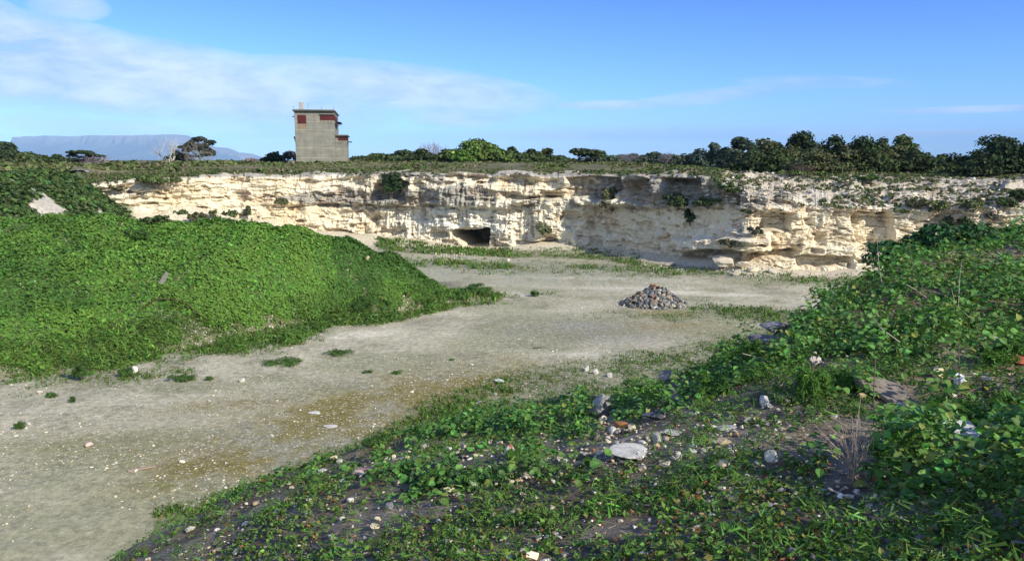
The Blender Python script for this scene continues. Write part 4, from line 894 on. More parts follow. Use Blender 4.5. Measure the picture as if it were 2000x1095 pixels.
# ------------------------------------------------------------------ leafy mound on the left
def mound_leaves():
    n = 150000; a = R.uniform(-.78, M_A[-1], n); Ty = np.interp(a, T_A, T_Y); Cy = np.interp(a, M_A, M_Y)
    t = R.random(n); y = Ty - .4 + (Cy + 3.5 - Ty) * t; x = a * y; z = hf(x, y)
    nn = fbm(x * .8, y * .8, 111., o=3); big = fbm(x * .16, y * .16, 112., o=3)
    edge = np.interp(1000 + a * 1518, [-100, 400, 560, 700, 900], [1.0, 2.2, 1.6, .6, .3])
    keep = (y - Ty + 1.3 * nn > edge * .4) & (R.random(n) < .80 + .5 * nn) & (a < M_A[-1] - .09 * R.random(n) - .05) & (z > -.05)
    x, y, z, nn, big, a = (v[keep] for v in (x, y, z, nn, big, a)); n = len(x)
    hump = .30 * np.clip(nn + .3, 0, 1) * R.random(n)
    e = .25; dzx = (hf(x + e, y) - z) / e; dzy = (hf(x, y + e) - z) / e
    nrm = np.stack([-dzx, -dzy, np.ones(n)], -1) + .75 * rvec(n) + np.array([.1, -.1, 0]); Mt = frames(nrm, R.random(n) * 6.28)
    c = vary((.09, .20, .027), n, .32, .1); c = lerp(c, vary((.135, .24, .034), n, .2), np.clip(.3 + nn, 0, 1) * .6); sp = ss(.05, .3, fbm(x * .22, y * .22, 113., o=4)); c = lerp(c, vary((.05, .125, .02), n, .25), sp * .7); c = c * .88 * (1 + .25 * big[:, None])
    rb = ss(.45, .62, 1 - (a + .78) / .9) * 0
    V, Fa, cc = stamp(LEAF2_V, LEAF2_F, Mt, R.uniform(.13, .25, n), np.stack([x, y, z + .05 + hump], -1), c)
    obj('mound_leaf_cover', mesh_np('mound_leaf_cover', V, Fa, cc, M_LEAF), kind='stuff', label='thick bright green leafy ground cover over the mound on the left')
mound_leaves()
# ------------------------------------------------------------------ low weeds and grass
def weeds():
    n = 70000; px = R.uniform(-60, 1750, n); py = 478 + 532 * R.random(n) ** 1.5
    y = YZ(py, 0.0); x = P(px, py, y)[:, 0]; z = hf(x, y); ok = (z < .6) | ((px > 735) & (z < 1.3)); By = base_Y(x / y)
    m = green_mask(x, y, z); keep = ok & (y < By - .7) & (m * .75 > R.random(n)) & (y > 8) & (z - bank_z(x, y) > -.01)
    x, y, z, m = x[keep], y[keep], z[keep], m[keep]; k = 5; N_ = len(x) * k; i = np.repeat(np.arange(len(x)), k)
    pos = np.stack([x, y, z], -1)[i] + R.normal(0, 1, (N_, 3)) * (.0025 * y[i])[:, None] * [1, 1.5, 0]
    nn = rvec(N_) * .55 + np.array([0, 0, 1.]); Mt = frames(nn, R.random(N_) * 6.28)
    pxx = proj(x, y, z)[0]; tall = np.where(pxx < 1000, 1.5, .9)[i] * (.5 + .9 * m[i]); s = np.clip(.0028 * y[i], .06, .17) * R.uniform(.6, 1.5, N_) * tall
    c = vary((.075, .15, .025), N_, .3, .12); c = np.where(R.random((N_, 1)) < .12, np.array([[.17, .15, .05]]), c)
    W3 = np.stack([s * 1.5, s, s * .9], -1)
    V, Fa, cc = stamp(BL_V * [1.6, 1, 1], BL_F, Mt, W3, pos, c); obj('low_weeds', mesh_np('low_weeds', V, Fa, cc, M_FERN), kind='stuff', label='low feathery weeds bordering the bare quarry floor')
weeds()

def mound_edge():
    n = 9000; px = R.uniform(-60, 1010, n); a = (px - 1000) / 1518; Ty = np.interp(a, T_A, T_Y); w = np.interp(px, [-60, 250, 450, 600, 800, 1000], [1.5, 2.0, 4.5, 4.0, 2.5, 1.6]); y = Ty + 1.6 - w * 1.35 * R.random(n) ** 1.3; x = a * y; z = hf(x, y)
    nn = fbm(x * .45, y * .45, 171., o=4); keep = (nn + .45 - .55 * (Ty + .4 - y) / w > R.random(n) * (.8 + .9 * ss(800, 900, px))) & (z < 1.2); x, y, z, nn = x[keep], y[keep], z[keep], nn[keep]
    c = vary((.09, .165, .03), len(x), .25)
    tuft_field('mound_edge_weeds', np.stack([x, y, z], -1), R.uniform(.12, .34, len(x)) * (.8 + .8 * np.clip(nn + .2, 0, 1)), c, 'feathery weeds fringing the foot of the leafy mound', k=14, mat=M_FERN, spread=.7, hgt=1.5, lv=TRI_V * np.array([.3, 1.4, 1]), lf=TRI_F)
mound_edge()
# ------------------------------------------------------------------ stones
def rock_geo(seed, sub=2, planes=8, rough=.06, flat=1.0):
    rng = np.random.default_rng(seed); bm = bmesh.new(); bmesh.ops.create_icosphere(bm, subdivisions=sub, radius=1.0)
    V = np.array([v.co[:] for v in bm.verts]); Fa = np.array([[v.index for v in f.verts] for f in bm.faces]); bm.free()
    nn = rvec(planes, rng); d = rng.uniform(.45, .85, planes); dp = V @ nn.T; r = np.where(dp > .05, d[None] / np.maximum(dp, .05), 9).min(1); r = np.minimum(r, 1.05)
    V = V * r[:, None]; V = V * (1 + rough * fbm(V[:, 0] * 2.3 + seed, V[:, 1] * 2.3, V[:, 2] * 2.3, o=3))[:, None]
    V[:, 2] *= flat; V[:, 2] -= V[:, 2].min() * .72; return V, Fa
def rock_mesh(seed, col, sub=2, mat=None, rough=.06, flat=1.0, top=None):
    V, Fa = rock_geo(seed, sub, rough=rough, flat=flat); rng = np.random.default_rng(seed); c = np.repeat(np.array([col]), len(V), 0) * np.exp(.25 * fbm(V[:, 0] * 1.5 + seed, V[:, 1] * 1.5, V[:, 2] * 1.5, o=3))[:, None]
    if top is not None: c = lerp(c, top, ss(.0, .3, fbm(V[:, 0] + seed * 2, V[:, 1], V[:, 2], o=2)))
    return mesh_np('stone', V, Fa, c, mat or M_ROCK)
WHITE = (.57, .53, .44); CREAM = (.58, .49, .34); GREY = (.26, .25, .235); DARK = (.10, .10, .105); TAN = (.40, .29, .16); RUSTY = (.33, .15, .07); PALE = (.50, .48, .43); BRICK = (.30, .085, .05)
ROCKS = [  # px, base py, w, h, colour, label, height ratio override
 (1178, 812, 46, 38, GREY, 'grey ribbed rock standing at the edge of the leafy band'),
 (1300, 755, 38, 28, (.20, .185, .18), 'rounded grey stone sunk among the leaves above the rubble'),
 (1196, 856, 52, 22, TAN, 'orange-brown block with a pale top in the rubble', WHITE),
 (1176, 828, 18, 14, CREAM, 'small cream stone just below the grey ribbed rock'),
 (1213, 837, 28, 14, RUSTY, 'small reddish-brown stone behind the orange-brown block'),
 (1178, 906, 36, 32, (.50, .42, .31), 'pointed cream stone left of the big white slab'),
 (1236, 890, 84, 25, PALE, 'largest white chalky slab lying flat in the rubble'),
 (1086, 884, 36, 15, (.50, .46, .36), 'pale flat stone at the left end of the rubble'),
 (1078, 898, 36, 10, PALE, 'thin pale slab just below the leftmost flat stone'),
 (1133, 894, 20, 20, CREAM, 'rounded cream stone between the pale slab and the pointed stone'),
 (1262, 833, 26, 9, PALE, 'flat pale stone above the big white slab'),
 (1316, 850, 42, 11, (.34, .33, .30), 'long flat grey stone right of the big white slab'),
 (1281, 820, 46, 18, DARK, 'dark bluish slab in the shade of the leaves'),
 (1283, 866, 17, 18, (.40, .38, .34), 'small grey stone upright at the end of the white slab'),
 (1356, 816, 20, 11, WHITE, 'white rounded pebble stone under the dark leaves'),
 (1436, 856, 28, 22, TAN, 'orange stone leaning under a grey slab'),
 (1420, 838, 40, 9, (.36, .35, .33), 'thin grey slab lying on the orange stone'),
 (1409, 874, 32, 16, (.33, .27, .17), 'tan wedge stone below the leaning grey slab'),
 (1495, 798, 20, 20, (.42, .42, .42), 'blue-grey stone at the top of the rubble'),
 (1299, 914, 24, 11, CREAM, 'cream flat stone low in the middle of the rubble'),
 (1254, 919, 18, 14, (.42, .36, .30), 'brownish stone low in the rubble'),
 (1410, 921, 24, 17, CREAM, 'angled cream stone low in the rubble on the right'),
 (1329, 899, 13, 14, WHITE, 'small white upright stone in the rubble centre'),
 (1206, 912, 15, 9, PALE, 'small pale stone in front of the pointed cream stone'),
 (1505, 908, 24, 24, WHITE, 'white angular stone on dark rubble at the bottom'),
 (1590, 717, 28, 19, (.52, .44, .38), 'pinkish-white stone among ferny bushes'),
 (1830, 737, 30, 20, CREAM, 'cream domed stone at the edge of the ferny bush'),
 (1876, 716, 34, 20, (.58, .57, .55), 'white rough stone, highest of the three at right'),
 (1876, 754, 26, 22, (.58, .58, .60), 'white stone standing upright below the rough white stone'),
 (1936, 666, 30, 13, (.52, .46, .34), 'smooth cream oval stone near the right edge'),
 (1990, 712, 34, 16, BRICK, 'red-brown brick lump by the right edge'),
 (930, 908, 78, 16, (.60, .58, .50), 'long white slab lying in the leaves at the bottom', None),
 (993, 892, 22, 21, BRICK, 'orange-red brick fragment right of the long white slab', PALE),
 (708, 927, 30, 14, (.42, .24, .18), 'reddish stone with a pale face among weeds', PALE),
 (629, 922, 18, 8, PALE, 'small pale stone in weeds at the bottom left of the bank'),
 (908, 876, 14, 10, WHITE, 'upper small white stone above the long white slab'),
 (762, 889, 10, 8, WHITE, 'little white stone beside the low clump of weeds'),
 (770, 898, 9, 8, CREAM, 'little cream stone under the white one near the weeds'),
 (1516, 650, 52, 22, (.24, .22, .225), 'large grey rock on the crest of the bank'),
 (1494, 676, 46, 22, (.13, .125, .14), 'stone below the large grey crest rock, coloured dark for its shadow'),  # boulder shadow put into the dark stone colour
 (1528, 876, 10, 10, (.3, .28, .25), 'small dark grey stone right of the bottom rubble'),
 (1766, 803, 20, 13, (.33, .33, .32), 'small grey stone tucked under the big brown slab'),
 (1700, 876, 20, 10, CREAM, 'cream stone beside the dry twig bush'),
 (1618, 783, 16, 11, CREAM, 'small cream stone above the dry twig bush'),
 (1515, 800, 26, 8, (.50, .40, .38), 'flat pinkish stone below the ferny bush'),
 (1148, 724, 11, 9, PALE, 'leftmost of three pale stones in the grass'),
 (1166, 729, 11, 9, PALE, 'middle of three pale stones in the grass'),
 (1190, 735, 11, 8, PALE, 'rightmost of three pale stones in the grass'),
 (601, 645, 22, 9, WHITE, 'flat white stone at the toe of the leafy mound'),
 (530, 638, 9, 7, WHITE, 'tiny white stone at the foot of the leafy mound'),
 (264, 731, 13, 13, (.72, .70, .64), 'bright white angular stone beside a small fern on the gravel'),
 (276, 692, 12, 7, WHITE, 'white stone in the weeds below the leafy mound'),
 (976, 746, 20, 6, (.60, .60, .58), 'flat white stone on the mossy gravel'),
 (938, 785, 30, 5, PALE, 'long flat pale stone on yellow moss'),
 (610, 808, 26, 6, PALE, 'flat pale stone in the mossy gravel'),
 (646, 832, 30, 6, PALE, 'larger flat pale stone lower in the mossy gravel'),
 (175, 875, 14, 9, (.52, .42, .36), 'pinkish pebble stone on the bare gravel'),
 (77, 768, 10, 6, WHITE, 'small white stone on the gravel near the left edge'),
 (472, 746, 12, 7, WHITE, 'white stone beside the small low weed'),
 (1462, 520, 0, 0, None, ''),
 (598, 500, 26, 11, (.42, .39, .37), 'pale rubble piece half buried in the leafy mound'),
 (60, 548, 22, 8, (.48, .42, .35), 'pale stone showing through leaves at the left of the mound'),
 (716, 508, 9, 8, (.45, .34, .22), 'tan stone peeping from leaves near the mound shoulder')]
FARROCKS = [
 (1420, 522, 56, 20, (.52, .46, .36), 'large pale boulder lying in front of the shaded bay'),
 (1452, 524, 30, 13, (.46, .40, .30), 'smaller boulder right against the large pale one'),
 (1476, 531, 26, 10, (.56, .50, .38), 'pale boulder at the edge of the sand under the wall'),
 (1512, 533, 20, 9, (.50, .45, .36), 'low pale boulder on the sand under the right wall'),
 (1440, 536, 16, 8, (.56, .50, .38), 'small boulder on the grass edge below the large pale one'),
 (1308, 520, 22, 7, (.30, .27, .24), 'flat dark boulder on the sand before the bay'),
 (1648, 522, 20, 9, (.56, .48, .36), 'lumpy boulder on the sand heap at the right wall'),
 (995, 511, 9, 6, WHITE, 'single white boulder on the flat ground before the cave'),
 (1392, 505, 14, 7, (.46, .40, .3), 'boulder at the corner of the shaded bay'),
 (1140, 474, 20, 13, (.60, .50, .36), 'sunlit block at the foot of the wall right of the cave')]
def place_rock(px, pyb, w, h, col, label, top=None, far=False):
    if not w: return
    p = on_ground(px, pyb, 4 if not far else 3); sc = (p[1] * CP + (CAMZ - p[2]) * SP) / F; W = w * sc / 1.75; Hh = h * sc; seed = int(px * 5 + pyb)
    view = math.atan2(CAMZ - p[2], p[1]); dep = W * .8
    hh = max((Hh - 2 * dep * math.sin(view) * .62) / math.cos(view), .28 * Hh) if h < w * .6 else Hh * .85
    rng = random.Random(seed); me = rock_mesh(seed, col, 4 if w > 28 else 3, M_ROCKFAR if far else M_ROCK, rough=.10, top=top)
    zz = [v.co.z for v in me.vertices]; xx = [v.co.x for v in me.vertices]; kz = hh / max(max(zz), .1); kx = W * 1.75 / (max(xx) - min(xx)); kz *= 1.3
    if h < w * .35: dep = min(W * .8, Hh / max(math.sin(view), .08) * .5)
    obj('boulder' if far else 'stone', me, loc=p + np.array([0, dep * .4, .012]), rot=(rng.uniform(-.1, .1), rng.uniform(-.12, .12), rng.uniform(-.3, .3)), scale=(kx, dep * 1.1, kz), label=label, cat='boulder' if far else 'stone')
for r_ in ROCKS: place_rock(*r_[:6], top=r_[6] if len(r_) > 6 else None)
for r_ in FARROCKS: place_rock(*r_, far=True)
# countable loose stones of the rubble strip: a few meshes, many stones
RUB = [(WHITE, 'small white stone, one of many in the rubble strip of the right bank', 26), (CREAM, 'small cream stone, one of many in the rubble strip of the right bank', 26), (GREY, 'small dark grey stone, one of several in the rubble strip', 16),
       ((.42, .38, .31), 'small dull beige stone, one of many in the rubble strip of the right bank', 22), (TAN, 'small tan-orange stone, one of several in the rubble strip', 9)]
def rubble_stones():
    rng = np.random.default_rng(77)
    for ci, (colr, lab, cnt) in enumerate(RUB):
        ms = [rock_mesh(5000 + ci * 10 + j, colr, 2, M_ROCK, rough=.09) for j in range(3)]
        for q in range(cnt):
            zone = rng.random(); 
            if zone < .6: px, py = rng.uniform(1030, 1520), 0; py = 905 - (px - 1030) * .13 + rng.normal() * 26
            elif zone < .8: px, py = rng.uniform(600, 1100), rng.uniform(880, 945)
            elif zone < .9: px, py = rng.uniform(1880, 1990), rng.uniform(625, 760)
            else: px, py = rng.uniform(1300, 1800), rng.uniform(880, 1080)
            p = on_ground(px, py); w = rng.uniform(9, 20) * .5 * (p[1] * CP + 1) / F * (1.3 if rng.random() < .15 else 1)
            obj('stone', ms[int(rng.integers(3))], loc=p + np.array([0, 0, .006]), rot=(rng.normal() * .2, rng.normal() * .2, rng.random() * 6.28), scale=(w, w * rng.uniform(.6, .95), w * rng.uniform(.28, .6)), label=lab, cat='stone', group='loose stones of the rubble strip')
rubble_stones()
# broken slabs
def slab(outline, t, loc, rot, col, label, name='broken_slab'):
    bm = bmesh.new(); vs = [bm.verts.new((x, y, 0)) for x, y in outline]; f = bm.faces.new(vs); r = bmesh.ops.extrude_face_region(bm, geom=[f])
    for v in r['geom']:
        if isinstance(v, bmesh.types.BMVert): v.co.z += t
    bmesh.ops.recalc_face_normals(bm, faces=bm.faces); bmesh.ops.bevel(bm, geom=bm.edges[:], offset=t * .12, segments=1, affect='EDGES')
    bmesh.ops.triangulate(bm, faces=bm.faces); bmesh.ops.subdivide_edges(bm, edges=bm.edges[:], cuts=2, use_grid_fill=True)
    me0 = bpy.data.meshes.new(name); bm.to_mesh(me0); bm.free()
    V = np.array([v.co[:] for v in me0.vertices]); Fa = [list(p.vertices) for p in me0.polygons]; Fa = np.array([f for f in Fa if len(f) == 3]) if all(len(f) == 3 for f in Fa) else None
    V[:, 2] += t * .25 * fbm(V[:, 0] * 9, V[:, 1] * 9, o=3)
    c = np.repeat(np.array([col]), len(V), 0) * np.exp(.3 * fbm(V[:, 0] * 5, V[:, 1] * 5, o=4))[:, None]
    if Fa is None:
        me0.materials.append(M_ROCK); ca = me0.color_attributes.new('Col', 'FLOAT_COLOR', 'POINT'); ca.data.foreach_set('color', np.concatenate([c, np.ones((len(V), 1))], 1).astype(np.float32).ravel()); me0.vertices.foreach_set('co', V.astype(np.float32).ravel()); me0.update(); me = me0
    else: me = mesh_np(name, V, Fa, c, M_ROCK)
    return obj(name, me, loc=loc, rot=rot, label=label, cat='slab')
p = on_ground(1752, 785); sc = (p[1] * CP + (CAMZ - p[2]) * SP) / F
slab([(x * sc, y * sc * 1.5) for x, y in ((-48, 42), (-44, 54), (8, 52), (44, 40), (34, 2), (6, -26), (-16, -20), (-30, 10))], .05, p + np.array([0, .1, .02]), (math.radians(11), math.radians(3), .05), (.24, .20, .155), 'big grey-brown broken slab tilted in the undergrowth on the right')
p = on_ground(1896, 862); sc = (p[1] * CP + (CAMZ - p[2]) * SP) / F
slab([(x * sc, y * sc * 1.5) for x, y in ((-40, 0), (-24, 34), (10, 46), (42, 40), (36, 8), (12, -6), (-14, -22))], .035, p + np.array([0, .05, .02]), (math.radians(9), 0, .1), (.50, .49, .46), 'pale grey slab crossed by twig shadows near the bottom right')
# plank and bent rusty pipe in the mound, plank on the gravel
def bar_obj(name, pts, w, h, col, label, cat, k=4, mat=None):
    segs = [[*pts[i], *pts[i + 1], w, w] for i in range(len(pts) - 1)]; V, Fa, cc = tubes(segs, col, k); caps = np.array([[0, 1, 2, 3]]) if k == 4 else None
    return obj(name, mesh_np(name, V, Fa, cc * np.exp(.2 * fbm(V[:, 0] * 6, V[:, 1] * 6, V[:, 2] * 6))[:, None], mat or M_ROCK), label=label, cat=cat)
a_ = on_ground(314, 560); b_ = P(327, 533, a_[1] - .1)
def plank(p0, p1, wd, th, col, label, cat='plank', name='plank', up=(0, -1, .3)):
    p0 = Vector(p0); p1 = Vector(p1); d = (p1 - p0).normalized(); s = d.cross(Vector(up)).normalized(); n = s.cross(d).normalized(); bm = bmesh.new(); bmesh.ops.create_cube(bm, size=1); L = (p1 - p0).length
    for v in bm.verts: v.co = d * (v.co.x + .5) * L + s * v.co.y * wd * (1 - .25 * (v.co.x + .5)) + n * v.co.z * th
    bmesh.ops.bevel(bm, geom=bm.edges[:], offset=th * .15, segments=1, affect='EDGES'); me = bpy.data.meshes.new(name); bm.to_mesh(me); bm.free()
    ca = me.color_attributes.new('Col', 'FLOAT_COLOR', 'POINT'); ca.data.foreach_set('color', np.array([[*col, 1]] * len(me.vertices), np.float32).ravel()); me.materials.append(M_ROCK)
    return obj(name, me, loc=p0, label=label, cat=cat)
plank(a_ - np.array([0, .1, .1]), b_, .24, .05, (.26, .235, .22), 'weathered grey-brown board sticking out of the leafy mound')
plank(on_ground(250, 920) + np.array([0, 0, .02]), on_ground(306, 909) + np.array([0, 0, .04]), .10, .03, (.36, .28, .23), 'brownish stick-like board lying on the gravel', up=(0, 0, 1))
plank(on_ground(1040, 679) + np.array([0, 0, .03]), on_ground(1056, 678) + np.array([0, 0, .03]), .06, .04, (.10, .08, .06), 'short dark stick lying on the pale gravel', up=(0, 0, 1), name='stick', cat='stick')
pts = [on_ground(x, y) + np.array([0, -.15, .22 if 0 < i < 8 else -.05]) for i, (x, y) in enumerate([(277, 607), (292, 600), (312, 595), (333, 592), (352, 594), (370, 602), (388, 614), (403, 626), (418, 636)])]
bar_obj('rusty_pipe', pts, .022, 0, (.07, .035, .022), 'long thin bent rusty rod arching over the leafy mound', 'rod', 6)
pts = [on_ground(534, 620) + np.array([0, 0, .0]), on_ground(534, 620) + np.array([.05, 0, .45]), on_ground(534, 620) + np.array([.32, .05, .78]), on_ground(534, 620) + np.array([.5, .05, .84])]
bar_obj('dry_plant', pts, .016, 0, (.08, .08, .04), 'curved dark stem bending over at the mound toe', 'dry plant', 5)

# ------------------------------------------------------------------ the stone cairn
def cairn():
    base = on_ground(1288, 599); x0, y0 = base[0], base[1] + 1.2; z0 = float(hf(np.array(x0), np.array(y0))); root = obj('stone_cairn', None, loc=(x0, y0, z0), label='heap of mixed grey, tan and rust-coloured stones in the middle of the quarry floor', cat='cairn')
    cols = [(.12, .125, .13), (.09, .09, .10), (.17, .17, .17), (.22, .205, .18), (.34, .27, .18), (.46, .40, .29), (.30, .17, .10), (.20, .19, .16), (.54, .52, .46), (.26, .21, .15), (.24, .10, .06), (.15, .16, .17)]
    wts = np.array([.16, .12, .15, .14, .08, .08, .03, .10, .04, .05, .015, .05]); meshes = []
    for i, c in enumerate(cols): meshes.append([rock_mesh(900 + i * 3 + j, c, 2, M_ROCK, rough=.08, flat=.75) for j in range(2)])
    sc = (y0 * CP + 1.4) / F; RW = 65 * sc; H = 42 * sc; rng = np.random.default_rng(5)
    hp = lambda r: H * np.interp(r, [0, .12, .35, .6, .85, 1], [.84, .82, .62, .38, .15, 0])
    def put(r, ang, s, lift=0.0, el=(1, .75, .5)):
        ci = rng.choice(len(cols), p=wts / wts.sum()); me = meshes[ci][rng.integers(2)]
        x = r * RW * math.cos(ang) * (1.0 if math.cos(ang) < 0 else 1.0); y = r * RW * .82 * math.sin(ang)
        o = obj('stone', me, parent=root, loc=(x, y, hp(r) + lift - .04), scale=(s * el[0], s * el[1], s * el[2]))
        sl2 = .55 * min(r * 3, 1)
        q = Euler((rng.normal() * .35, rng.normal() * .35, rng.random() * 6.28)).to_quaternion(); t = Euler((0, sl2, ang)).to_quaternion()
        o.rotation_mode = 'QUATERNION'; o.rotation_quaternion = Euler((0, 0, ang)).to_quaternion() @ Euler((0, sl2, 0)).to_quaternion() @ q
        return o
    n = 0
    for i in range(46): put(math.sqrt(rng.random()) * .72, rng.random() * 6.28, rng.uniform(.26, .38), -.28)
    for ring in np.linspace(.98, .06, 13):
        cnt = max(4, int(2 * math.pi * ring * RW / .27))
        for j in range(cnt):
            ang = (j + rng.random() * .8) / cnt * 6.28
            if math.sin(ang) > .55 and ring > .35: continue
            put(ring + rng.normal() * .02, ang, rng.uniform(.12, .21) * (1.25 if rng.random() < .15 else 1), rng.uniform(-.02, .06), (1, rng.uniform(.55, .85), rng.uniform(.3, .6))); n += 1
    for dx, c in ((0, 6), (-.25, 10), (.2, 5)):
        o = obj('stone', meshes[c][0], parent=root, loc=(dx, -.1, hp(0) + .02), scale=(.2, .15, .13), rot=(0, .2, dx * 5))
cairn()

# ------------------------------------------------------------------ loose stones too many to count
def pebbles(name, pts, size, cols, label, protos=6, sub=1):
    parts = []; k = R.integers(0, protos, len(pts))
    for j in range(protos):
        V, Fa = rock_geo(3000 + j * 7 + len(name), sub, rough=.05, flat=.7); s = k == j; n = s.sum()
        if not n: continue
        Mt = frames(rvec(n) * .35 + np.array([0, 0, 1.]), R.random(n) * 6.28); S3 = size[s][:, None] * np.stack([R.uniform(.8, 1.3, n), R.uniform(.6, 1, n), R.uniform(.4, .9, n)], -1)
        parts.append(stamp(V, Fa, Mt, S3, pts[s], cols[s]))
    V, Fa, cc = join(parts); obj(name, mesh_np(name, V, Fa, cc, M_ROCK), kind='stuff', label=label)
def pick_cols(n, opts, w):
    i = R.choice(len(opts), n, p=np.array(w) / sum(w)); return np.array(opts)[i] * np.exp(R.normal(0, .18, (n, 1)))
def rubble():
    n = 23000; px = R.uniform(0, 2900, n); d = R.random(n); y = 3.6 + 9 * d ** .8; x = (px - 1000) / F * (y * CP + .4); z = hf(x, y); PXX, PYY = proj(x, y, z)
    nn = fbm(x * 1.1, y * 1.1, 121., o=3)
    dens = .22 + .9 * gauss(PXX, PYY, 1300, 890, 260, 60, -.05) + .6 * gauss(PXX, PYY, 1000, 900, 260, 50) + .7 * gauss(PXX, PYY, 1920, 670, 60, 40) + .5 * gauss(PXX, PYY, 1500, 920, 140, 50) + .5 * gauss(PXX, PYY, 1450, 800, 160, 24) + .3 * (PYY > 950)
    a = x / y; keep = (dens * (1 + .8 * nn) > R.random(n)) & (y < np.interp(a, R_A, R_Y)); x, y, z = x[keep], y[keep], z[keep]; n = len(x)
    s = np.exp(R.normal(math.log(.014), .65, n)).clip(.006, .075)
    z = hf(x, y) + .012; c = pick_cols(n, [WHITE, CREAM, GREY, (.36, .30, .22), TAN, RUSTY, (.16, .14, .12)], [.26, .22, .16, .16, .08, .04, .14])
    pebbles('bank_rubble', np.stack([x, y, z], -1), s, c, 'small mixed rubble and gravel strewn over the bank')
rubble()
def floor_stones():
    n = 17000; px = R.uniform(-60, 1700, n); py = 530 + (1095 - 530) * R.random(n) ** .8; y = YZ(py, 0.); x = P(px, py, y)[:, 0]; z = hf(x, y); nn = fbm(x * .4, y * .4, 131., o=3)
    keep = (z < .13) & (z - bank_z(x, y) > -.01) & (.5 + nn > R.random(n)); x, y, z, py = x[keep], y[keep], z[keep], py[keep]; n = len(x)
    s = np.exp(R.normal(0, .5, n)) * .016 * (1 + y / 60); s = s.clip(.008, .09); c = pick_cols(n, [WHITE, CREAM, PALE, GREY, TAN], [.42, .2, .2, .13, .05])
    pebbles('floor_pebbles', np.stack([x, y, z + .004], -1), s, c, 'white chips and pebbles strewn over the quarry floor', sub=1)
    # heap of fallen stones before the cave and fans at the foot of the face
    P0 = []
    for (cx, cy, rx, ry, m, zoff) in [(888, 494, 42, 8, 260, 0), (1452, 522, 55, 10, 260, 0), (1330, 522, 60, 6, 120, 0), (1700, 385, 230, 34, 420, 1), (1460, 370, 90, 34, 300, 1), (1920, 395, 90, 44, 420, 1)]:
        for _ in range(m):
            a, b = cx + R.normal() * rx * .6, cy + R.normal() * ry * .6
            q = on_ground(a, b) if not zoff else on_cliff(a, b); P0.append([*q, (.05 + .10 * R.random() ** 2) * (1.8 if zoff else 1)])
    P0 = np.array(P0); pebbles('fallen_stones', P0[:, :3] + [0, 0, .02], P0[:, 3], pick_cols(len(P0), [WHITE, CREAM, (.5, .42, .3), GREY], [.3, .4, .2, .1]), 'fallen pale stones lying below and above the quarry wall')
floor_stones()

# ------------------------------------------------------------------ plants of the rubble bank
CLEAR = np.array([(r[0], r[1], r[2], r[3]) for r in ROCKS if r[2]] + [(1752, 800, 96, 50), (1896, 866, 84, 40), (1660, 935, 90, 120)], float)
def clear_of_stones(px, py, tall=False):
    k = np.ones(len(px), bool)
    for cx, cy, w, h in CLEAR: k &= ~((np.abs(px - cx) < w * .52) & (py > cy - h * .9) & (py < cy + ((62 if w > 80 and cx > 1600 else 22) if tall else 7) + h * .3))
    return k
def bank_pts(n, dens, tall=False):
    n = int(n * 1.35); px = R.uniform(-60, 2900, n); y = 3.4 + 14 * R.random(n) ** 1.1; x = (px - 1000) / F * (y * CP + .4); a = x / y; ok = y < np.interp(a, R_A, R_Y) + 1.2
    z = hf(x, y); PXX, PYY = proj(x, y, z); w = dens(PXX, PYY, x, y); keep = ok & (w > R.random(n)) & clear_of_stones(PXX, PYY, tall); return np.stack([x, y, z], -1)[keep], PXX[keep], PYY[keep]
def leafy_density(px, py, x, y):
    nn = fbm(x * .9, y * .9, 141., o=3); d = np.zeros_like(px)
    crest = np.interp(px, [400, 700, 900, 1000, 1150, 1300, 1400, 1500, 1600, 1700, 1850, 2000, 2100], [985, 900, 830, 815, 808, 766, 728, 690, 630, 552, 508, 475, 450])
    band = np.interp(px, [400, 850, 1000, 1150, 1300, 1400, 1500, 1600, 1700, 2000], [10, 20, 55, 70, 55, 60, 60, 110, 160, 190])
    d = np.maximum(d, ss(band, band * .6, py - crest) * np.interp(px, [400, 700, 900, 1050], [.2, .35, .8, 1.0]))
    d = np.maximum(d, gauss(px, py, 1830, 890, 150, 60) * 1.3); d = np.maximum(d, gauss(px, py, 1960, 880, 90, 80) * .9)
    d = np.maximum(d, gauss(px, py, 930, 930, 150, 28) * .9); d = np.maximum(d, gauss(px, py, 1030, 880, 50, 40) * .8)
    d = np.maximum(d, gauss(px, py, 1700, 760, 190, 50) * .35)
    bare = gauss(px, py, 1250, 870, 190, 40, -.12) + gauss(px, py, 1920, 670, 60, 35) + gauss(px, py, 1510, 880, 70, 50) + .6 * gauss(px, py, 1430, 840, 130, 36)
    d = np.maximum(d, .75 * (px > 2060)); up_ = ss(1440, 1540, px) * ss(735, 690, py); d = np.maximum(d, 1.3 * up_)
    return np.clip(d * (1 + (1.1 - .6 * up_) * nn) * (1 - np.clip(bare, 0, .95)), 0, 1)
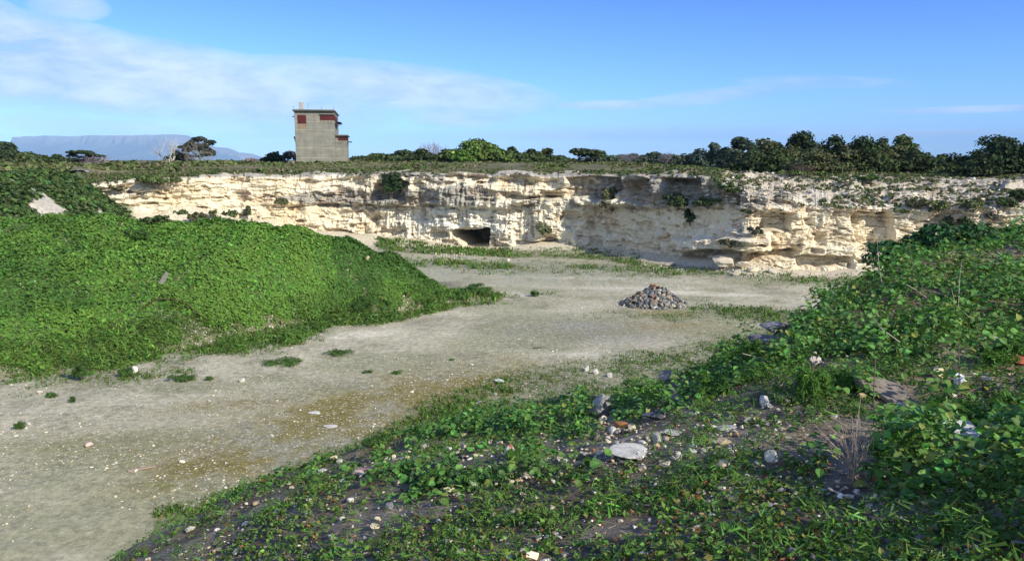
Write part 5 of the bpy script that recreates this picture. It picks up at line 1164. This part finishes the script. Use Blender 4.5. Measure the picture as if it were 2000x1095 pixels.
def leafy_cover():
    pts, px, py = bank_pts(19000, lambda a, b, x, y: leafy_density(a, b, x, y) * .85, True)
    n = len(pts); k = 8; i = np.repeat(np.arange(n), k); m = n * k; ang = R.random(m) * 6.28; rad = R.random(m) ** .7; sz = R.uniform(.05, .125, n)[i] * R.uniform(.7, 1.15, m)
    cl_ = np.clip(.55 + 1.5 * fbm(pts[:, 0] * 1.6, pts[:, 1] * 1.6, 143., o=3), .15, 2.0); hgt = (np.interp(px, [400, 900, 1100, 1400, 1600, 2000], [.05, .12, .20, .28, .36, .40]) * cl_)[i] * R.random(m) ** .6
    pos = pts[i] + np.stack([np.cos(ang) * rad * .10, np.sin(ang) * rad * .10, hgt + .01], -1)
    nn = np.stack([np.cos(ang) * rad * .8, np.sin(ang) * rad * .8, np.ones(m)], -1) + .5 * rvec(m); Mt = frames(nn, R.random(m) * 6.28)
    c = vary((.09, .20, .04), m, .26, .10); c = np.where(R.random((m, 1)) < .07, np.array([[.22, .26, .05]]), c)
    V, Fa, cc = stamp(LEAF8_V, LEAF8_F, Mt, sz, pos, c, shade=[.9, .95, 1, 1.05, 1.0, 1, 1.0, 1.05, 1, 1.15])
    obj('broad_leaf_cover', mesh_np('broad_leaf_cover', V, Fa, cc, M_LEAF), kind='stuff', label='broad-leaved glossy ground cover growing over the rubble bank')
leafy_cover()
def small_leaf_cover():
    def dens(px, py, x, y):
        nn = fbm(x * 1.3, y * 1.3, 151., o=3); bare = gauss(px, py, 1250, 870, 170, 34, -.12) + .9 * gauss(px, py, 1920, 670, 50, 30) + .9 * gauss(px, py, 1510, 890, 60, 45) + .5 * gauss(px, py, 1430, 830, 120, 24)
        return np.clip((.78 - .4 * gauss(px, py, 1250, 880, 300, 60) + .3 * (py > 935) - .35 * ss(1000, 700, px) + 1.4 * nn) * (1 - np.clip(bare, 0, .9)), 0, 1)
    pts, px, py = bank_pts(24000, dens); n = len(pts); k = 6; i = np.repeat(np.arange(n), k); m = n * k; ang = R.random(m) * 6.28
    pos = pts[i] + np.stack([np.cos(ang) * .05 * R.random(m), np.sin(ang) * .05 * R.random(m), .045 * R.random(m) + .005], -1); nn = np.stack([np.cos(ang) * .8, np.sin(ang) * .8, np.ones(m)], -1) + .5 * rvec(m); Mt = frames(nn, R.random(m) * 6.28)
    c = vary((.09, .175, .03), m, .3, .12); red = (R.random((m, 1)) < .06); c = np.where(red, np.array([[.18, .07, .03]]) * np.exp(R.normal(0, .3, (m, 1))), c); c = np.where(R.random((m, 1)) < .1, np.array([[.20, .20, .05]]), c)
    V, Fa, cc = stamp(LEAF2_V, LEAF2_F, Mt, R.uniform(.028, .062, m), pos, c); obj('small_leaf_cover', mesh_np('small_leaf_cover', V, Fa, cc, M_LEAF), kind='stuff', label='creeping small-leaved weeds between the stones of the bank')
small_leaf_cover()
def litter():
    n = 9000; px = R.uniform(400, 2060, n); y = 3.6 + 10 * R.random(n); x = (px - 1000) / F * (y * CP + .4); ok = y < np.interp(x / y, R_A, R_Y); x, y = x[ok], y[ok]; n = len(x); z = hf(x, y) + .012
    a = R.random(n) * 6.28; L_ = np.exp(R.normal(math.log(.05), .5, n)); p0 = np.stack([x, y, z], -1); p1 = p0 + np.stack([np.cos(a) * L_, np.sin(a) * L_, R.uniform(0, .3, n) * L_], -1)
    S_ = np.concatenate([p0, p1, np.full((n, 1), .0016), np.full((n, 1), .001)], 1); V, Fa, cc = tubes(S_, (1, 1, 1), 3); cc = pick_cols(n, [(.30, .24, .17), (.14, .09, .06), (.42, .36, .28), (.2, .11, .07)], [.3, .35, .2, .15]).repeat(6, 0)
    obj('twig_litter', mesh_np('twig_litter', V, Fa, np.clip(cc, 0, .9), M_TWIG), kind='stuff', label='dry broken twigs and stalks littering the bank')
litter()
# feathery bushes
FERN = (.075, .165, .028)
FERNS = [(1690, 706, 170, 72, 'largest feathery bush in the middle of the right bank'), (1850, 706, 120, 78, 'feathery bush right of the largest one, below a tall pale stem'), (1592, 786, 70, 80, 'upright feathery bush left of the pinkish-white stone'),
         (1650, 760, 90, 46, 'feathery bush behind the big grey-brown slab'), (1340, 800, 66, 50, 'feathery bush over the dark bluish slab'), (1390, 778, 60, 56, 'dark feathery bush right of the one over the dark slab'), (1760, 905, 100, 56, 'feathery bush right of the dry twig bush'),
         (1880, 818, 120, 46, 'feathery bush above the pale grey slab'), (1970, 812, 70, 50, 'feathery bush at the right edge above the pale slab'), (1480, 712, 70, 60, 'feathery bush below the shadow-dark crest stone'), (1400, 928, 40, 30, 'small feathery tuft low in the rubble'),
         (1960, 712, 70, 60, 'dark feathery bush by the red-brown brick lump'), (1250, 770, 70, 34, 'low feathery bush along the crest left of the rounded grey stone'), (1350, 850, 60, 30, 'feathery tuft beside the long flat grey stone'), (1795, 640, 80, 60, 'feathery bush high on the bank behind bare stems'),
         (1010, 905, 44, 40, 'feathery tuft right of the brick fragment'), (850, 945, 60, 36, 'feathery tuft in the leafy clump at the bottom')]
for f_ in FERNS: shrub(*f_[:4], label=f_[4], base=FERN, name='feathery_bush', cat='bush', where='ground', mat=M_FERN, leaf='fern', n=int(np.clip(f_[2] * f_[3] * 1.5, 900, 11000)), size=.028)
for (px, pyb, w, h, Yd, lb) in [(1822, 545, 230, 128, 19.0, 'tall dark green bush rising behind the crest of the bank'), (1950, 505, 160, 76, 19.5, 'leafy bush behind the crest at the right, beside the tall dark one')]:
    q = P(px, pyb, Yd); shrub(px, pyb, w, h, lb, (.035, .095, .028), name='leafy_bush', cat='bush', where=q, n=6500, size=.085)
WEEDS = [(155, 742, 36, 48, 'tallest feathery weed clump before the leafy mound at left'), (242, 735, 32, 24, 'small fern-like bush beside the bright white stone'), (40, 838, 22, 20, 'lone small bush on the gravel near the left edge'), (100, 775, 24, 14, 'left of two small weeds on the gravel below the mound'),
         (138, 784, 14, 16, 'right of two small weeds on the gravel below the mound'), (354, 741, 52, 14, 'flat spreading weed on the gravel edge'), (407, 743, 13, 13, 'tiny weed right of the flat spreading weed'), (710, 612, 66, 40, 'dark rounded bush at the toe of the mound below its shoulder'),
         (268, 470, 56, 30, 'dark bush growing on the crest of the leafy mound'), (1045, 578, 18, 14, 'small weed beyond the tip of the mound'), (718, 726, 20, 6, 'tiny flat weed on the pale gravel centre left'), (772, 727, 20, 8, 'tiny flat weed on the pale gravel centre right'),
         (882, 702, 10, 5, 'smallest weed tuft on the pale gravel'), (560, 708, 90, 11, 'low straggling weeds along the gravel edge'), (660, 690, 60, 9, 'thin weed at the end of the gravel edge'), (740, 868, 66, 24, 'dark low clump at the tip of the rubble bank'), (940, 572, 60, 22, 'weed clump on the tip of the mound')]
for f_ in WEEDS: shrub(*f_[:4], label=f_[4], base=(.06, .12, .025), name='weed_clump' if f_[2] < 60 else 'low_bush', cat='weed' if f_[2] < 60 else 'bush', where='ground', mat=M_FERN, leaf='fern', n=int(np.clip(f_[2] * f_[3] * 1.6, 160, 3000)), size=float(np.clip(.0022 * on_ground(f_[0], f_[1])[1], .025, .11)))

def feathery_cover():
    def dens(px, py, x, y):
        nn = fbm(x * 1.2, y * 1.2, 161., o=3)
        g = 1.5 * gauss(px, py, 1700, 690, 190, 50) + 1.2 * gauss(px, py, 1590, 755, 60, 45) + 1.1 * gauss(px, py, 1860, 690, 80, 45) + gauss(px, py, 1350, 790, 90, 25) + gauss(px, py, 1900, 810, 120, 30) + gauss(px, py, 1770, 900, 70, 40) + .8 * gauss(px, py, 1480, 720, 90, 40) + .6 * gauss(px, py, 1030, 920, 60, 20) + .8 * gauss(px, py, 1970, 740, 60, 60) + .5 * gauss(px, py, 1380, 870, 60, 20) + .35 * gauss(px, py, 1700, 820, 250, 60) + .25
        return np.clip(g * (.75 + 1.3 * nn), 0, 1)
    pts, px, py = bank_pts(11000, dens); c = vary((.085, .175, .03), len(pts), .2)
    tuft_field('feathery_cover', pts, R.uniform(.07, .16, len(pts)), c, 'feathery green weeds spreading between the bushes of the bank', k=16, mat=M_FERN, spread=.9, hgt=1.2, lv=TRI_V * np.array([.22, 1.5, 1]), lf=TRI_F)
feathery_cover()
# dead stems and twiggy bush
def stem_obj(name, pts2, Y, r, col, label, cat='dry plant', base=None, fork=()):
    p0 = on_ground(*pts2[0]); Y0 = p0[1]; pts = [p0] + [P(x, y, Y0 + (Y if i else 0)) for i, (x, y) in enumerate(pts2[1:])]; segs = []; n = len(pts)
    for i in range(n - 1):
        for s in range(3):
            q0 = pts[i] + (pts[i + 1] - pts[i]) * s / 3 + R.normal(0, .006, 3); q1 = pts[i] + (pts[i + 1] - pts[i]) * (s + 1) / 3
            segs.append([*(segs[-1][3:6] if segs else pts[0]), *q1, r * (1 - .6 * (i + s / 3) / n), r * (1 - .6 * (i + (s + 1) / 3) / n)])
    for (i, x, y) in fork: segs.append([*pts[i], *P(x, y, Y0 - .1), r * .6, r * .3])
    V, Fa, cc = tubes(np.array(segs), col, 4); return obj(name, mesh_np(name, V - p0, Fa, cc, M_TWIG), loc=p0, label=label, cat=cat)
STEMS = [([(1870, 640), (1872, 600), (1874, 545), (1878, 510)], 'tall pale straight stem standing on the bank right of centre', [(1, 1900, 625), (1, 1845, 575)]), ([(1885, 640), (1868, 605), (1858, 560)], 'pale leaning stem crossing the tall straight one', []),
         ([(1850, 520), (1865, 500), (1877, 478)], 'thin pale stem leaning over the tall dark bush', []), ([(1815, 585), (1795, 570), (1770, 555)], 'fallen whitish stick high on the bank', [(1, 1812, 560)]), ([(1740, 600), (1728, 588), (1749, 562)], 'forked pale twig sticking up left of the fallen stick', []),
         ([(1534, 705), (1545, 680), (1560, 655), (1572, 630)], 'pale slanting stem beside the large grey crest rock', [(1, 1560, 690)]), ([(1492, 745), (1494, 720), (1484, 700), (1466, 660)], 'forked pale dead stem before the ferny bush on the crest', [(2, 1510, 698), (1, 1475, 735)]),
         ([(1520, 720), (1490, 700), (1450, 690)], 'thin grey stem lying towards the left on the crest', []), ([(1426, 655), (1428, 630), (1427, 605)], 'slim upright dry stalk at the edge of the floor', []), ([(1390, 810), (1386, 798), (1380, 785)], 'short pale twig stuck in the rubble', []),
         ([(1720, 560), (1717, 520), (1713, 470)], 'tall thin stalk rising against the cliff', []), ([(1800, 560), (1780, 510), (1775, 450)], 'thin stalk rising before the tall dark bush', []), ([(1912, 560), (1900, 500), (1905, 470)], 'thin brown stalk near the right of the crest', []),
         ([(1690, 682), (1686, 650), (1700, 600)], 'thin brown stem over the largest feathery bush', []), ([(1780, 690), (1720, 640), (1700, 610)], 'long grey stem leaning left over the feathery bush', []), ([(1760, 640), (1790, 615), (1830, 640)], 'bent pale twig at the top of the feathery bushes', []),
         ([(1705, 830), (1706, 770), (1710, 700)], 'dark thin upright stalk beside the big slab', []), ([(1875, 760), (1873, 700), (1872, 655)], 'dark thin stalk by the white stones', []), ([(1700, 835), (1730, 825), (1765, 818)], 'pale stick lying in the creepers below the big slab', []),
         ([(1930, 825), (1926, 790), (1912, 775)], 'pale curved stalk behind the pale grey slab', []), ([(1700, 660), (1660, 652), (1640, 658)], 'fallen straw-coloured stalk on the feathery bush', [(1, 1697, 655)]), ([(970, 850), (1000, 843), (1040, 860)], 'grey twig lying over the leaves of the lower bank', [])]
for i, (pp, lb, fk) in enumerate(STEMS): stem_obj('dry_plant', pp, -.12, .0075, (.42, .37, .30) if 'dark' not in lb and 'brown' not in lb else (.16, .12, .09), lb, fork=fk)
def twig_bush(px, pyb, w, h, label, lean):
    p = on_ground(px, pyb); sc = (p[1] * CP + (CAMZ - p[2]) * SP) / F; rng = np.random.default_rng(9); segs = []
    for i in range(34):
        a = rng.uniform(-1.0, 1.0); tip = np.array([(a * .55 + lean) * w * sc, rng.normal() * w * sc * .25, h * sc * rng.uniform(.55, 1.05) * (1 - .25 * abs(a))]); q = np.array([rng.normal() * .03, rng.normal() * .03, -.03]); prev = q
        for s in range(1, 6):
            t = s / 5; c = q + (tip - q) * t + np.array([0, 0, .12 * h * sc * math.sin(t * 3.1)]) + rng.normal(size=3) * .006; segs.append([*prev, *c, .0035 * (1 - .7 * (t - .2)), .0035 * (1 - .7 * t)])
            if rng.random() < .45 and s < 5: e = c + (tip - q) * rng.uniform(.12, .3) + rng.normal(size=3) * .05; segs.append([*c, *e, .0018, .001])
            prev = c
    V, Fa, cc = tubes(np.array(segs), (.42, .33, .27), 4); obj('twig_bush', mesh_np('twig_bush', V, Fa, cc, M_TWIG), loc=p, label=label, cat='bush')
twig_bush(1672, 935, 120, 140, 'dry leafless twig bush fanning up at the bottom right', -.22)
#@@HAZE
def build_haze():
    bm = bmesh.new(); bmesh.ops.create_cube(bm, size=1.0)
    me = bpy.data.meshes.new('haze'); bm.to_mesh(me); bm.free()
    z0, z1, y0, y1, x = -2.0, 440.0, -2000.0, 14500.0, 11000.0
    for v in me.vertices:
        v.co = Vector((v.co.x * 2 * x, y0 + (v.co.y + .5) * (y1 - y0), z0 + (v.co.z + .5) * (z1 - z0)))
    m = bpy.data.materials.new('air'); m.use_nodes = True; N = m.node_tree.nodes; L = m.node_tree.links
    N.remove(N['Principled BSDF']); v = N.new('ShaderNodeVolumePrincipled'); v.inputs['Color'].default_value = HAZE_COL; v.inputs['Density'].default_value = HAZE_DENS
    v.inputs['Anisotropy'].default_value = -0.3
    L.new(v.outputs[0], N['Material Output'].inputs['Volume']); me.materials.append(m)
    obj('haze', me, kind='stuff', label='thin blue sea haze over the island and bay')
HAZE_COL = (.34, .59, 1.0, 1); HAZE_DENS = 0.68e-4
build_haze()
